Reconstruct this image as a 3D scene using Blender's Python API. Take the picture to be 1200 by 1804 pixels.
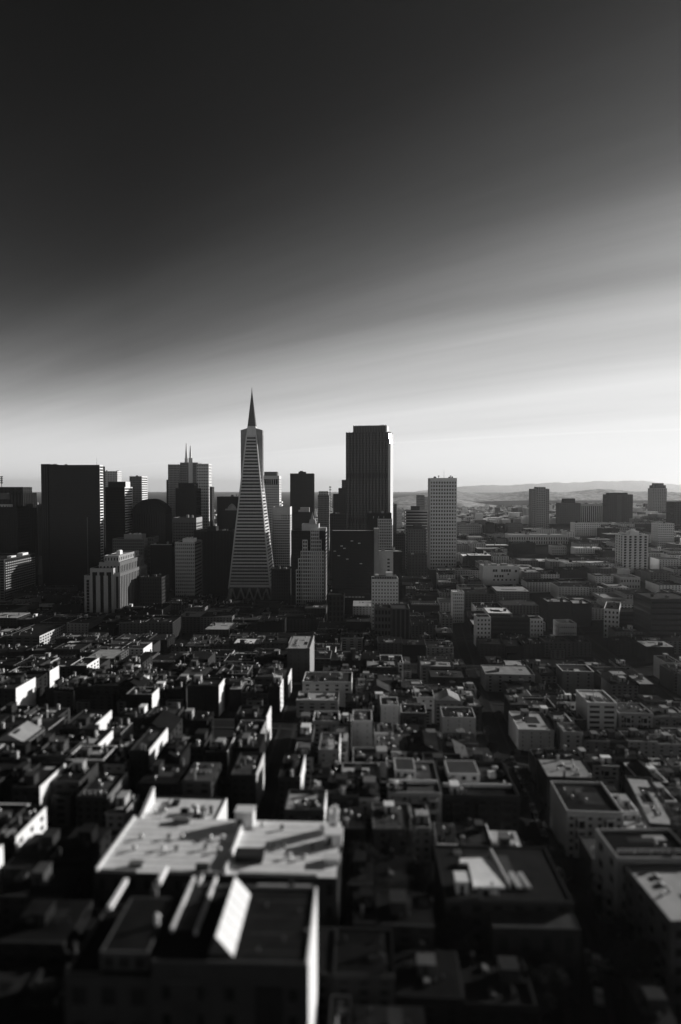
import bpy, bmesh, math, random
from mathutils import Vector, noise
R = math.radians
random.seed(11)
sc = bpy.context.scene
for o in list(bpy.data.objects): bpy.data.objects.remove(o)
COL = sc.collection

# ------------------------------------------------------------------ camera
CAMZ = 145.0; PITCH = R(1.95); FPX = 24.0/36.0*1804.0
cd = bpy.data.cameras.new('camera'); cam = bpy.data.objects.new('camera', cd); COL.objects.link(cam)
cam.location = (0, 0, CAMZ); cam.rotation_euler = (R(90)-PITCH, 0, 0)
cd.sensor_fit = 'VERTICAL'; cd.sensor_height = 36.0; cd.sensor_width = 24.0; cd.lens = 24.0
cd.clip_start = 0.5; cd.clip_end = 90000
cd.dof.use_dof = True; cd.dof.focus_distance = 1050.0; cd.dof.aperture_fstop = 0.0195
sc.camera = cam

# ------------------------------------------------------------------ sky
CLEAR_K, VEIL_E, VEIL_N, VEIL_L, VEIL_D = 0.004, 5.35, 3.25, 0.80, 0.15
SUN_AZ = R(64); SUN_EL = R(16)          # azimuth measured to the right of the view axis
w = bpy.data.worlds.new('World'); sc.world = w; w.use_nodes = True
nt = w.node_tree; N = nt.nodes; L = nt.links
for n in list(N): N.remove(n)
out = N.new('ShaderNodeOutputWorld'); bg = N.new('ShaderNodeBackground'); bg.inputs['Strength'].default_value = 0.1
sky = N.new('ShaderNodeTexSky'); sky.sky_type = 'NISHITA'; sky.sun_disc = False
sky.sun_elevation = SUN_EL; sky.sun_rotation = SUN_AZ
sky.altitude = 100; sky.air_density = 1.0; sky.dust_density = 1.6; sky.ozone_density = 1.0
def mth(op, a, b=None, c=None, clamp=False):
    n = N.new('ShaderNodeMath'); n.operation = op; n.use_clamp = clamp
    for i, x in enumerate((a, b, c)):
        if x is None: continue
        if isinstance(x, (int, float)): n.inputs[i].default_value = x
        else: L.new(x, n.inputs[i])
    return n.outputs[0]
sep = N.new('ShaderNodeSeparateColor'); L.new(sky.outputs['Color'], sep.inputs[0])
# black-and-white film behind a red filter: only the red channel of the clear sky is left, very dark overhead
clear = mth('MULTIPLY', sep.outputs[0], CLEAR_K)
# thin streaked high cloud: noise on a flat layer overhead
tc = N.new('ShaderNodeTexCoord'); sx = N.new('ShaderNodeSeparateXYZ'); L.new(tc.outputs['Generated'], sx.inputs[0])
zz = mth('ADD', mth('MAXIMUM', sx.outputs[2], 0.0), 0.10)
px = mth('DIVIDE', sx.outputs[0], zz); py = mth('DIVIDE', sx.outputs[1], zz)
CA = R(54)
along = mth('ADD', mth('MULTIPLY', px, -math.sin(CA)), mth('MULTIPLY', py, math.cos(CA)))
across = mth('ADD', mth('MULTIPLY', px, math.cos(CA)), mth('MULTIPLY', py, math.sin(CA)))
def cloud(sa, sb, off, det, rough):
    cx = N.new('ShaderNodeCombineXYZ')
    L.new(mth('MULTIPLY', along, sa), cx.inputs[0]); L.new(mth('ADD', mth('MULTIPLY', across, sb), off), cx.inputs[1]); cx.inputs[2].default_value = off
    nz = N.new('ShaderNodeTexNoise'); nz.inputs['Scale'].default_value = 1.0; nz.inputs['Detail'].default_value = det; nz.inputs['Roughness'].default_value = rough
    L.new(cx.outputs[0], nz.inputs['Vector']); return nz.outputs['Fac']
c1 = cloud(0.10, 0.50, 3.1, 2.0, 0.45); c2 = cloud(0.10, 0.85, 7.7, 4.0, 0.5); c3 = cloud(0.35, 2.6, 1.9, 6.0, 0.6)
cl = mth('ADD', mth('MULTIPLY', mth('SUBTRACT', c1, 0.5), 0.7), mth('ADD', mth('MULTIPLY', mth('SUBTRACT', c2, 0.5), 0.5), mth('MULTIPLY', mth('SUBTRACT', c3, 0.5), 0.22)))
# pale veil low in the sky, standing higher towards the sun
hor = mth('SQRT', mth('ADD', mth('MULTIPLY', sx.outputs[0], sx.outputs[0]), mth('ADD', mth('MULTIPLY', sx.outputs[1], sx.outputs[1]), 1e-6)))
cs = mth('DIVIDE', mth('ADD', mth('MULTIPLY', sx.outputs[0], math.sin(SUN_AZ)), mth('MULTIPLY', sx.outputs[1], math.cos(SUN_AZ))), hor)
elev = mth('MULTIPLY', mth('ARCSINE', mth('MAXIMUM', sx.outputs[2], 0.0005)), 57.2958)
e0 = mth('MULTIPLY', mth('MULTIPLY', mth('EXPONENT', mth('MULTIPLY', mth('MAXIMUM', cs, 0.15), 1.1)), VEIL_E), mth('ADD', 1.0, cl))
f = mth('DIVIDE', 1.0, mth('ADD', 1.0, mth('POWER', mth('DIVIDE', elev, e0), VEIL_N)))
lmax = mth('ADD', VEIL_L, mth('MULTIPLY', mth('MAXIMUM', cs, 0.0), VEIL_D))
wisp = mth('ADD', 1.0, mth('ADD', mth('MULTIPLY', mth('SUBTRACT', c2, 0.5), 0.34), mth('MULTIPLY', mth('SUBTRACT', c3, 0.5), 0.2)))
low = mth('DIVIDE', 1.0, mth('ADD', 1.0, mth('POWER', mth('DIVIDE', elev, 7.0), -2.0)))
wisp = mth('ADD', mth('MULTIPLY', mth('SUBTRACT', wisp, 1.0), low), 1.0)
modz = mth('ADD', clear, mth('MULTIPLY', mth('MULTIPLY', f, wisp), mth('MULTIPLY', lmax, 10.0)))
# an old contrail: a thin soft line on the same layer
ct = mth('SUBTRACT', mth('ADD', mth('MULTIPLY', px, 0.42), mth('MULTIPLY', py, 0.9075)), 5.62)
line = mth('MULTIPLY', mth('SUBTRACT', 1.0, mth('MULTIPLY', mth('ABSOLUTE', ct), 16.0), clamp=True), mth('MULTIPLY', c2, 0.11))
fin = mth('MULTIPLY', modz, mth('ADD', 1.0, line))
cc = N.new('ShaderNodeCombineColor')
for i in range(3): L.new(fin, cc.inputs[i])
L.new(cc.outputs[0], bg.inputs['Color']); L.new(bg.outputs[0], out.inputs[0])

# ------------------------------------------------------------------ sun and exposure
ld = bpy.data.lights.new('sun', 'SUN'); ld.energy = 4.9; ld.angle = R(0.53); ld.color = (1.0, 0.985, 0.965)
sun = bpy.data.objects.new('sun', ld); COL.objects.link(sun)
SDIR = Vector((math.sin(SUN_AZ)*math.cos(SUN_EL), math.cos(SUN_AZ)*math.cos(SUN_EL), math.sin(SUN_EL)))
sun.rotation_euler = SDIR.to_track_quat('Z', 'Y').to_euler(); sun.location = SDIR*2000
vs = sc.view_settings
vs.view_transform = 'Standard'; vs.look = 'None'; vs.gamma = 1.0; vs.exposure = 0.0; vs.use_curve_mapping = False

# ------------------------------------------------------------------ picture geometry
def ray(u, v):
    xc = (u-600.0)/FPX; yc = (902.0-v)/FPX
    return Vector((xc, math.cos(PITCH)+yc*math.sin(PITCH), -math.sin(PITCH)+yc*math.cos(PITCH)))
def at(u, v, Y):
    r = ray(u, v); t = Y/r.y
    return Vector((r.x*t, Y, CAMZ+r.z*t))
def onz(u, v, Z):
    r = ray(u, v); t = (Z-CAMZ)/r.z
    return Vector((r.x*t, r.y*t, Z))
def proj(X, Y, Z):
    d = Vector((X, Y, Z-CAMZ)); f = d.y*math.cos(PITCH)-d.z*math.sin(PITCH); up = d.y*math.sin(PITCH)+d.z*math.cos(PITCH)
    return 600+FPX*d.x/f, 902-FPX*up/f

# ------------------------------------------------------------------ terrain
GA = [-700, -400, -150, -30, 70, 170, 300, 500, 900, 1500]
GB = [-150, 0, 90, 190, 290, 390, 490, 590, 850, 1100, 1400, 2000, 2700, 3600, 32000]
GT = [  # rows: distance out, columns: across
 [10, 30, 70, 74, 66, 58, 46, 40, 30, 20], [8, 38, 70, 74, 64, 54, 42, 36, 30, 20], [6, 38, 60, 56, 43, 36, 30, 28, 25, 20], [5, 34, 56, 53, 38, 30, 25, 24, 24, 20],
 [5, 28, 48, 46, 31, 24, 22, 22, 24, 22], [5, 18, 34, 38, 23, 20, 21, 22, 26, 25], [5, 9, 14, 19, 15, 17, 20, 24, 30, 30],
 [4, 6, 8, 11, 12, 17, 22, 28, 36, 40], [4, 5, 6, 9, 18, 36, 46, 48, 52, 60], [4, 5, 8, 14, 30, 56, 62, 66, 70, 80],
 [4, 6, 10, 18, 38, 60, 68, 76, 84, 90], [4, 6, 8, 10, 20, 34, 50, 70, 80, 90], [3, 4, 6, 8, 10, 14, 18, 26, 40, 60], [3, 3, 4, 6, 8, 10, 10, 14, 20, 40], [2]*10]
def g(X, Y):
    a = min(max(X-0.0314*Y, GA[0]), GA[-1]); b = min(max(Y, GB[0]), GB[-1])
    i = max(k for k in range(len(GA)-1) if GA[k] <= a); j = max(k for k in range(len(GB)-1) if GB[k] <= b)
    s = (a-GA[i])/(GA[i+1]-GA[i]); t = (b-GB[j])/(GB[j+1]-GB[j])
    return (GT[j][i]*(1-s)+GT[j][i+1]*s)*(1-t)+(GT[j+1][i]*(1-s)+GT[j+1][i+1]*s)*t

# ------------------------------------------------------------------ materials (all grey: the picture is black and white)
MATS = {}
def mat(name, val, rough=0.85, var=0.25, scale=0.35, streak=0.0, jitter=0.15, spec=0.0, metal=0.0, bump=0.0):
    m = bpy.data.materials.new(name); m.use_nodes = True; t = m.node_tree; b = t.nodes['Principled BSDF']
    b.inputs['Roughness'].default_value = rough; b.inputs['Specular IOR Level'].default_value = spec; b.inputs['Metallic'].default_value = metal
    tc = t.nodes.new('ShaderNodeTexCoord'); oi = t.nodes.new('ShaderNodeObjectInfo')
    def M(op, a, c, e=None):
        n = t.nodes.new('ShaderNodeMath'); n.operation = op
        for i, x in enumerate((a, c, e)):
            if x is None: continue
            if isinstance(x, (int, float)): n.inputs[i].default_value = x
            else: t.links.new(x, n.inputs[i])
        return n.outputs[0]
    add = t.nodes.new('ShaderNodeVectorMath'); add.operation = 'ADD'
    t.links.new(tc.outputs['Object'], add.inputs[0])
    off = t.nodes.new('ShaderNodeCombineXYZ'); t.links.new(M('MULTIPLY', oi.outputs['Random'], 91.0), off.inputs[0]); t.links.new(M('MULTIPLY', oi.outputs['Random'], 57.0), off.inputs[1])
    t.links.new(off.outputs[0], add.inputs[1])
    def nz(sv, det):
        n = t.nodes.new('ShaderNodeTexNoise'); n.inputs['Scale'].default_value = 1.0; n.inputs['Detail'].default_value = det; n.inputs['Roughness'].default_value = 0.6
        mp = t.nodes.new('ShaderNodeMapping'); mp.inputs['Scale'].default_value = sv
        t.links.new(add.outputs[0], mp.inputs[0]); t.links.new(mp.outputs[0], n.inputs['Vector']); return n.outputs['Fac']
    n1 = nz((scale, scale, scale), 5); f = M('MULTIPLY', M('SUBTRACT', n1, 0.5), var*2.6)
    if streak:
        f = M('ADD', f, M('MULTIPLY', M('SUBTRACT', nz((1.3, 1.3, 0.06), 3), 0.5), streak*2.0))
    f = M('ADD', f, M('MULTIPLY', M('SUBTRACT', oi.outputs['Random'], 0.5), jitter*2))
    f = M('MULTIPLY', M('MAXIMUM', M('ADD', f, 1.0), 0.25), val)
    f = M('MINIMUM', f, 0.85)
    cc = t.nodes.new('ShaderNodeCombineColor')
    for i in range(3): t.links.new(f, cc.inputs[i])
    t.links.new(cc.outputs[0], b.inputs['Base Color'])
    if bump:
        bp = t.nodes.new('ShaderNodeBump'); bp.inputs['Strength'].default_value = bump; bp.inputs['Distance'].default_value = 0.2
        t.links.new(n1, bp.inputs['Height']); t.links.new(bp.outputs[0], b.inputs['Normal'])
    MATS[name] = m; return m
mat('white', 0.77, var=0.10, streak=0.10, jitter=0.08); mat('pale', 0.58, var=0.14, streak=0.14); mat('light', 0.34, var=0.18, streak=0.15)
mat('mid', 0.16, var=0.2, streak=0.18); mat('grey', 0.085, var=0.22, streak=0.18); mat('dark', 0.042, var=0.25, streak=0.2); mat('black', 0.02, var=0.25, streak=0.15)
mat('stone', 0.44, var=0.16, streak=0.16); mat('concrete', 0.34, var=0.2, streak=0.25)
mat('roof_black', 0.017, var=0.5, scale=0.22, jitter=0.3); mat('roof_dark', 0.026, var=0.5, scale=0.2, jitter=0.3); mat('roof_mid', 0.065, var=0.42, scale=0.22, jitter=0.25)
mat('roof_light', 0.36, var=0.34, scale=0.25, jitter=0.2); mat('roof_white', 0.8, var=0.2, scale=0.3, jitter=0.1)
mat('glass', 0.018, rough=0.12, var=0.3, scale=0.5, spec=0.10, jitter=0.4); mat('glass_soft', 0.03, rough=0.3, var=0.4, scale=0.4, spec=0.12, jitter=0.4)
mat('glass_mirror', 0.22, rough=0.16, var=0.2, metal=1.0); mat('granite', 0.03, rough=0.42, var=0.2, spec=0.12, jitter=0.1)
mat('bronze_glass', 0.02, rough=0.2, var=0.3, spec=0.3, jitter=0.2)
mat('metal', 0.35, rough=0.45, var=0.25, metal=0.6); mat('dark_metal', 0.07, rough=0.5, metal=0.5)
mat('asphalt', 0.02, var=0.3, scale=0.15, jitter=0.1); mat('pavement', 0.035, var=0.3, scale=0.4, jitter=0.1); mat('paint', 0.7, var=0.3, scale=2.0)
mat('ground', 0.024, var=0.5, scale=0.05, jitter=0.0); mat('leaf', 0.03, rough=0.7, var=0.4, scale=1.2, jitter=0.35); mat('bark', 0.05, var=0.4, scale=3.0)
mat('hill', 0.5, var=1.1, scale=0.02, jitter=0.0); mat('car_white', 0.75, rough=0.25, var=0.05, spec=0.6); mat('car_dark', 0.03, rough=0.2, var=0.05, spec=0.7); mat('car_grey', 0.3, rough=0.25, var=0.05, spec=0.6, metal=0.5)
mat('rubber', 0.02, var=0.2)

# ------------------------------------------------------------------ mesh helpers
class MB:
    def __init__(s): s.v = []; s.f = []
    def quadbox(s, p):                       # 8 points: bottom ring 0-3, top ring 4-7 (counter-clockwise from above)
        b = len(s.v); s.v += [tuple(q) for q in p]
        for q in ((3, 2, 1, 0), (4, 5, 6, 7), (0, 1, 5, 4), (1, 2, 6, 5), (2, 3, 7, 6), (3, 0, 4, 7)): s.f.append(tuple(b+i for i in q))
        return s
    def box(s, x0, x1, y0, y1, z0, z1, tx=0.0, ty=0.0):
        return s.quadbox([(x0, y0, z0), (x1, y0, z0), (x1, y1, z0), (x0, y1, z0), (x0+tx, y0+ty, z1), (x1-tx, y0+ty, z1), (x1-tx, y1-ty, z1), (x0+tx, y1-ty, z1)])
    def prism(s, poly, z0, z1, cap=True, top=None):
        b = len(s.v); n = len(poly); tp = top or poly
        s.v += [(x, y, z0) for x, y in poly]+[(x, y, z1) for x, y in tp]
        for i in range(n): s.f.append((b+i, b+(i+1) % n, b+n+(i+1) % n, b+n+i))
        if cap: s.f.append(tuple(b+n+i for i in range(n))); s.f.append(tuple(b+i for i in reversed(range(n))))
        return s
    def cyl(s, x, y, r, z0, z1, n=10, r2=None):
        r2 = r if r2 is None else r2
        c = [(math.cos(6.28318*i/n), math.sin(6.28318*i/n)) for i in range(n)]
        return s.prism([(x+r*a, y+r*b) for a, b in c], z0, z1, True, [(x+r2*a, y+r2*b) for a, b in c])
    def bar(s, p, q, r):
        p = Vector(p); q = Vector(q); d = (q-p).normalized(); a = d.orthogonal().normalized(); b = d.cross(a)
        pts = []
        for c in (p, q):
            for i, j in ((-1, -1), (1, -1), (1, 1), (-1, 1)): pts.append(c+a*i*r+b*j*r)
        return s.quadbox(pts)
    def mesh(s, name, m):
        me = bpy.data.meshes.new(name); me.from_pydata(s.v, [], s.f); me.materials.append(MATS[m] if isinstance(m, str) else m); me.update(); return me
    def build(s, name, m, parent=None, stuff=False, label=None):
        o = bpy.data.objects.new(name, s.mesh(name, m)); COL.objects.link(o); o.parent = parent
        if stuff: o['kind'] = 'stuff'
        if label: o['label'] = label
        return o
def link(name, me, parent=None, loc=None, rz=0, kind=None):
    o = bpy.data.objects.new(name, me); COL.objects.link(o); o.parent = parent
    if loc is not None: o.location = loc
    o.rotation_euler.z = rz
    if kind: o['kind'] = kind
    return o
def thing(name, label, cat, loc, rz=0.0, group=None):
    o = bpy.data.objects.new(name, None); COL.objects.link(o); o.empty_display_size = 2
    o.location = loc; o.rotation_euler.z = rz; o['label'] = label; o['category'] = cat
    if group: o['group'] = group
    return o
THETA = 0.0314
def loc2(root, P):                             # world point to a thing's local frame
    d = Vector((P[0]-root.location.x, P[1]-root.location.y)); c = math.cos(-root.rotation_euler.z); s = math.sin(-root.rotation_euler.z)
    return d.x*c-d.y*s, d.x*s+d.y*c
# ------------------------------------------------------------------ ground, streets, hills
def spread(lo, hi, f0, f1, step, grow=1.25):
    c = []; x = f0
    while x <= f1: c.append(x); x += step
    s = step; x = f1
    while x < hi: s = min(s*grow, 1200); x = min(x+s, hi); c.append(x)
    s = step; x = f0
    while x > lo: s = min(s*grow, 1200); x = max(x-s, lo); c.insert(0, x)
    return c
xs = spread(-21500, 21500, -420, 640, 10); ys = spread(-250, 30600, 0, 700, 10)
gm = MB(); gm.v = [(x, y, g(x, y)) for y in ys for x in xs]; nx_ = len(xs)
gm.f = [(j*nx_+i, j*nx_+i+1, (j+1)*nx_+i+1, (j+1)*nx_+i) for j in range(len(ys)-1) for i in range(nx_-1)]
o = gm.build('ground', 'ground'); o['kind'] = 'structure'
STREETS = []                                    # centre lines: list of (points, half width)
def ribbon(name, pts, offs0, offs1, lift, m, base=None):
    dens = []
    for (a, b) in zip(pts[:-1], pts[1:]):
        n = max(1, int((Vector(b)-Vector(a)).length/4)); dens += [Vector(a).lerp(Vector(b), i/n) for i in range(n)]
    dens.append(Vector(pts[-1])); mb = MB(); K = 5
    for i, p in enumerate(dens):
        d = (dens[min(i+1, len(dens)-1)]-dens[max(i-1, 0)]).normalized(); nrm = Vector((d.y, -d.x))
        zc = max(g(*(p+nrm*(offs0+(offs1-offs0)*k/(K-1)))) for k in range(K))
        for k in range(K):
            q = p+nrm*(offs0+(offs1-offs0)*k/(K-1)); mb.v.append((q.x, q.y, g(q.x, q.y)*0.5+zc*0.5+lift))
    for i in range(len(dens)-1):
        for k in range(K-1): mb.f.append((i*K+k, i*K+k+1, (i+1)*K+k+1, (i+1)*K+k))
    if base:                                    # kerb faces
        n = len(mb.v); mb.v += [(x, y, z-base) for x, y, z in mb.v]
        for i in range(len(dens)-1):
            for k in (0, K-1): mb.f.append((i*K+k, (i+1)*K+k, n+(i+1)*K+k, n+i*K+k))
    o = mb.build(name, m); o['kind'] = 'structure'; return o
def street(pts, hw, walk=2.6):
    pts = [Vector(p) for p in pts]; STREETS.append((pts, hw+walk))
    ribbon('street', pts, -hw, hw, 0.18, 'asphalt')
    ribbon('pavement', pts, hw, hw+walk, 0.33, 'pavement', 0.4); ribbon('pavement', pts, -hw-walk, -hw, 0.33, 'pavement', 0.4)
street([(-22, 165), (-22, 340), (-27, 430), (-36, 640)], 2.5, 1.0)
street([(52, 150), (62, 237), (84, 410), (101, 560), (112, 660)], 3.6, 1.4)
street([(-142, 150), (-136, 620)], 4.2)
street([(178, 200), (196, 420), (214, 700)], 4.6)
street([(300, 300), (316, 700)], 4.6)
for yy, x0, x1 in ((282, -260, 300), (388, -320, 420), (492, -400, 480), (596, -480, 560)): street([(x0, yy), ((x0+x1)/2, yy-2), (x1, yy-6)], 4.4)
# the diagonal avenue between the two grids, with parked cars later
AVE = [(60, 470), (92, 640), (112, 760), (124, 860)]
# winding hill road on the near slope at lower right
HROAD = [(22, 82), (31, 93), (39, 105), (45, 118), (49, 133), (52, 150)]
street(HROAD, 3.4, 1.4)
def hillmesh(name, prof, Y0, Y1, amp, step=60, seed=0.0, x0=-2000, x1=5400):
    mb = MB(); n = int((x1-x0)/step); K = 12
    for k in range(K+1):
        t = k/K; Y = Y0+(Y1-Y0)*t; bell = math.sin(math.pi*min(1, t))**0.8
        for i in range(n+1):
            X = x0+(x1-x0)*i/n; uc = 600+FPX*X/((Y0+Y1)/2)
            vs_ = prof[0][1]
            for (ua, va), (ub, vb) in zip(prof[:-1], prof[1:]):
                if ua <= uc <= ub: vs_ = va+(vb-va)*(uc-ua)/(ub-ua)
            if uc > prof[-1][0]: vs_ = prof[-1][1]
            top = 145+(861-vs_)*((Y0+Y1)/2)/FPX
            nz = noise.fractal((X/700+seed, Y/700, seed), 1.0, 2.0, 5)
            mb.v.append((X, Y, max(-3, (top+nz*amp)*bell-3)))
    for k in range(K):
        for i in range(n): mb.f.append((k*(n+1)+i, k*(n+1)+i+1, (k+1)*(n+1)+i+1, (k+1)*(n+1)+i))
    o = mb.build(name, 'hill'); o['kind'] = 'structure'
    for p in o.data.polygons: p.use_smooth = True
    return o
hillmesh('hill', [(-400, 876), (560, 874), (690, 874), (760, 863), (805, 858), (850, 855), (900, 856), (940, 852), (985, 851), (1050, 849), (1100, 846), (1130, 847), (1160, 852), (1260, 855), (1500, 859)], 25500, 30000, 70, 120, 1.3, -20500, 20500)
hillmesh('hill', [(-400, 893), (600, 890), (690, 878), (740, 870), (780, 866), (820, 869), (860, 871), (930, 864), (1000, 866), (1060, 862), (1150, 866), (1300, 868)], 6300, 7900, 26, 40, 4.1, -6500, 6500)
hillmesh('hill', [(-400, 905), (640, 900), (700, 884), (760, 881), (805, 877), (850, 884), (900, 893), (960, 888), (1020, 885), (1080, 890), (1300, 893)], 4200, 5000, 22, 25, 7.7, -3200, 3200)

# ------------------------------------------------------------------ building kit
FOOT = []; GUARD = []                           # footprints to keep clear, picture areas to keep open
def tier(root, x0, x1, y0, y1, z0, z1, wall, glass, nx=6, ny=6, nz=10, pw=0.35, sh=0.4, th=0.35, sides='NWE', style=None, roof='roof_dark', par=0.9, side_style=None, zoff=0.0, base=0.0, attic=0.0, west=None, names=('wall', 'windows', 'roof', 'parapet')):
    """one block of a building: glazed core, a wall lattice standing proud of it, a roof and a parapet"""
    c = MB(); c.box(x0+0.05, x1-0.05, y0+0.05, y1-0.05, z0, z1-0.1); c.build(names[1], glass, root, stuff=True)
    mbs = {}
    def get(m): return mbs.setdefault(m, MB())
    for sd in 'NSEW':
        m = west if (sd == 'W' and west) else wall  # west wall tone set apart, so some sunlight is put into its colour
        mb = get(m)
        if sd in 'NS': U0, U1, n = x0-th, x1+th, nx
        else: U0, U1, n = y0, y1, ny
        def emit(u0, u1, a, b, t):
            if sd == 'N': mb.box(u0, u1, y0-t, y0, a, b)
            elif sd == 'S': mb.box(u0, u1, y1, y1+t, a, b)
            elif sd == 'W': mb.box(x1, x1+t, u0, u1, a, b)
            else: mb.box(x0-t, x0, u0, u1, a, b)
        st = style or 'grid'
        if sd in 'EW' and side_style: st = side_style
        if sd not in sides or st == 'blank':
            emit(U0, U1, z0, z1, th); continue
        zb = z0+base; zt = z1-attic; H = zt-zb; nz_ = nz
        if base > 0.02: emit(U0, U1, z0, zb, th)
        if attic > 0.02: emit(U0, U1, zt, z1, th)
        if st in ('grid', 'bands'):
            fh = H/nz_; shh = fh*sh
            for k in range(nz_+1):
                a = max(zb, zb+k*fh-shh*0.5); b = min(zt, zb+k*fh+shh*0.5); emit(U0, U1, a, b, th-(0.06 if st == 'grid' else 0))
        if st == 'bands': emit(U0, U0+0.5, zb, zt, th-0.07); emit(U1-0.5, U1, zb, zt, th-0.07)
        if st in ('grid', 'fins'):
            bw = (U1-U0)/n; p = bw*pw
            for k in range(n+1):
                a = max(U0, U0+k*bw-p*0.5); b = min(U1, U0+k*bw+p*0.5)
                if k == 0: b = max(b, U0+th+0.3)
                if k == n: a = min(a, U1-th-0.3)
                emit(a, b, zb, zt, th)
    for m, mb in mbs.items(): mb.build(names[0], m, root)
    r = MB(); r.box(x0-th+0.25, x1+th-0.25, y0-th+0.25, y1+th-0.25, z1-0.05, z1+0.18); r.build(names[2], roof, root)
    if par:
        p = MB(); X0, X1, Y0, Y1 = x0-th, x1+th, y0-th, y1+th; t = 0.3
        p.box(X0, X1, Y0, Y0+t, z1, z1+par); p.box(X0, X1, Y1-t, Y1, z1, z1+par); p.box(X0, X0+t, Y0+t, Y1-t, z1, z1+par)
        p.build(names[3], wall, root)
        p = MB(); p.box(X1-t, X1, Y0+t, Y1-t, z1, z1+par); p.build(names[3], west or wall, root)
def gear(root, x0, x1, y0, y1, z, n, mats=('mid', 'light', 'dark', 'metal'), big=1.0, rnd=random):
    """rooftop plant: boxes with fan hoods, ducts, masts"""
    for i in range(n):
        sx = rnd.uniform(1.2, 3.2)*big; sy = rnd.uniform(1.2, 3.0)*big; sz = rnd.uniform(1.0, 2.6)*big
        if x1-x0 < sx+0.5 or y1-y0 < sy+0.5: continue
        x = rnd.uniform(x0, x1-sx); y = rnd.uniform(y0, y1-sy)
        mb = MB(); mb.box(x, x+sx, y, y+sy, z, z+sz).box(x-0.12, x+sx+0.12, y-0.12, y+sy+0.12, z+sz, z+sz+0.18).cyl(x+sx/2, y+sy/2, min(sx, sy)*0.3, z+sz+0.18, z+sz+0.5, 8)
        mb.build('rooftop_unit', rnd.choice(mats), root)
def mast(root, x, y, z, h, r=0.18):
    mb = MB(); mb.cyl(x, y, r*2.2, z, z+h*0.12, 6).cyl(x, y, r, z+h*0.12, z+h*0.7, 6, r*0.7).cyl(x, y, r*0.6, z+h*0.7, z+h, 6, r*0.2)
    mb.build('mast', 'dark_metal', root)
def guard(u0, u1, v1, Y): GUARD.append((u0, u1, v1, Y))
def tower(label, u0, u1, vt, Y, D, wall='mid', glass='glass', nx=8, fh=3.8, pw=0.35, sh=0.4, style='grid', ny=None, th=0.45, name='office_tower', cat='tower', group=None, roof='roof_dark', par=1.0, side_style=None, base=0.0, attic=0.0, west=None, vb=None, theta=None, ng=3, mk=True, gbig=1.5):
    A = at(u0, vt, Y); B = at(u1, vt, Y); wd = B.x-A.x; cx = (A.x+B.x)/2
    z = min(g(cx, Y), g(cx, Y+D)); h = A.z-z-par
    root = thing(name, label, cat, (cx, Y, z), -(THETA if theta is None else theta), group)
    FOOT.append((A.x-2, B.x+2, Y-2, Y+D+2)); guard(u0, u1, vb or (vt+900), Y)
    if not vb: GUARD.pop()
    if mk:
        tier(root, -wd/2+th, wd/2-th, th, D, 0, h, wall, glass, nx, ny or max(3, int(nx*D/wd)), max(2, int(h/fh)), pw, sh, th, 'NWE', style, roof, par, side_style, base=base, attic=attic, west=west)
        if ng: gear(root, -wd/2+2, wd/2-2, 2, D-2, h+0.18, ng, big=gbig)
    return root, wd, h
# ================================================================== the skyline, left to right
# far left dark tower with drum and aerial
r, wd, h = tower('dark stepped tower with a ball aerial at the far left edge', -40, 41, 868, 950, 40, 'black', 'glass', 14, 3.9, 0.3, 0.4, 'fins', ng=0)
tier(r, -wd/2+6, wd/2-4, 8, 34, h+0.2, h+8.5, 'dark', 'glass', 10, 5, 2, 0.5, 0.4, 0.3, par=0.5)
m_ = MB(); m_.cyl(wd/2-26, 4.2, 9, h-8, h+0.6, 20); m_.build('drum', 'mid', r)
mx = loc2(r, at(3, 850, 965)); m_ = MB(); m_.cyl(mx[0], mx[1], 0.5, h+8, h+24, 6)
for k in range(4): m_.cyl(mx[0], mx[1], 1.5, h+14+k*2.8, h+15.8+k*2.8, 8, 1.9)
m_.build('aerial', 'dark_metal', r)
r, wd, h = tower('low dark office block with a pale roof edge below the far left tower', -30, 31, 893, 890, 30, 'black', 'glass', 14, 3.9, 0.4, 0.35, 'grid', ng=0)
tier(r, -wd/2+8, wd/2-15, 4, 16, h+0.2, h+3.5, 'pale', 'glass_soft', 6, 3, 1, 0.6, 0.5, 0.3, par=0.4, roof='roof_light')
tower('grey finned block seen in the gap left of the broad black slab', 43, 67, 889, 1110, 30, 'grey', 'glass', 8, 3.8, 0.45, 0.3, 'fins', attic=3, base=30)
# long balcony block at left
r, wd, h = tower('long balconied apartment slab at the left edge, its sunlit side facing right', -75, 8, 985, 800, 76, 'mid', 'glass', 9, 3.0, 0.3, 0.4, 'grid', ny=26, name='apartment_block', cat='apartment block', vb=1060, west='dark', ng=0)
for k in range(int((h-4)/3.0)):
    mb = MB()
    for j in range(15): mb.box(wd/2-0.4, wd/2+1.3, 1+j*4.9, 4.3+j*4.9, 4+k*3.0, 4.25+k*3.0).box(wd/2+1.2, wd/2+1.32, 1+j*4.9, 4.3+j*4.9, 4.25+k*3.0, 5.2+k*3.0)
    mb.build('balcony_row', 'light', r)
m_ = MB(); m_.box(wd/2-8, wd/2-1, 46, 60, h+0.2, h+3.6); m_.build('roof_house', 'white', r)
m_ = MB(); m_.box(wd/2-7, wd/2-2, 20, 32, h+0.2, h+2.6); m_.build('roof_house', 'white', r)
gear(r, -wd/2+3, wd/2-9, 4, 60, h+0.2, 4)
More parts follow.
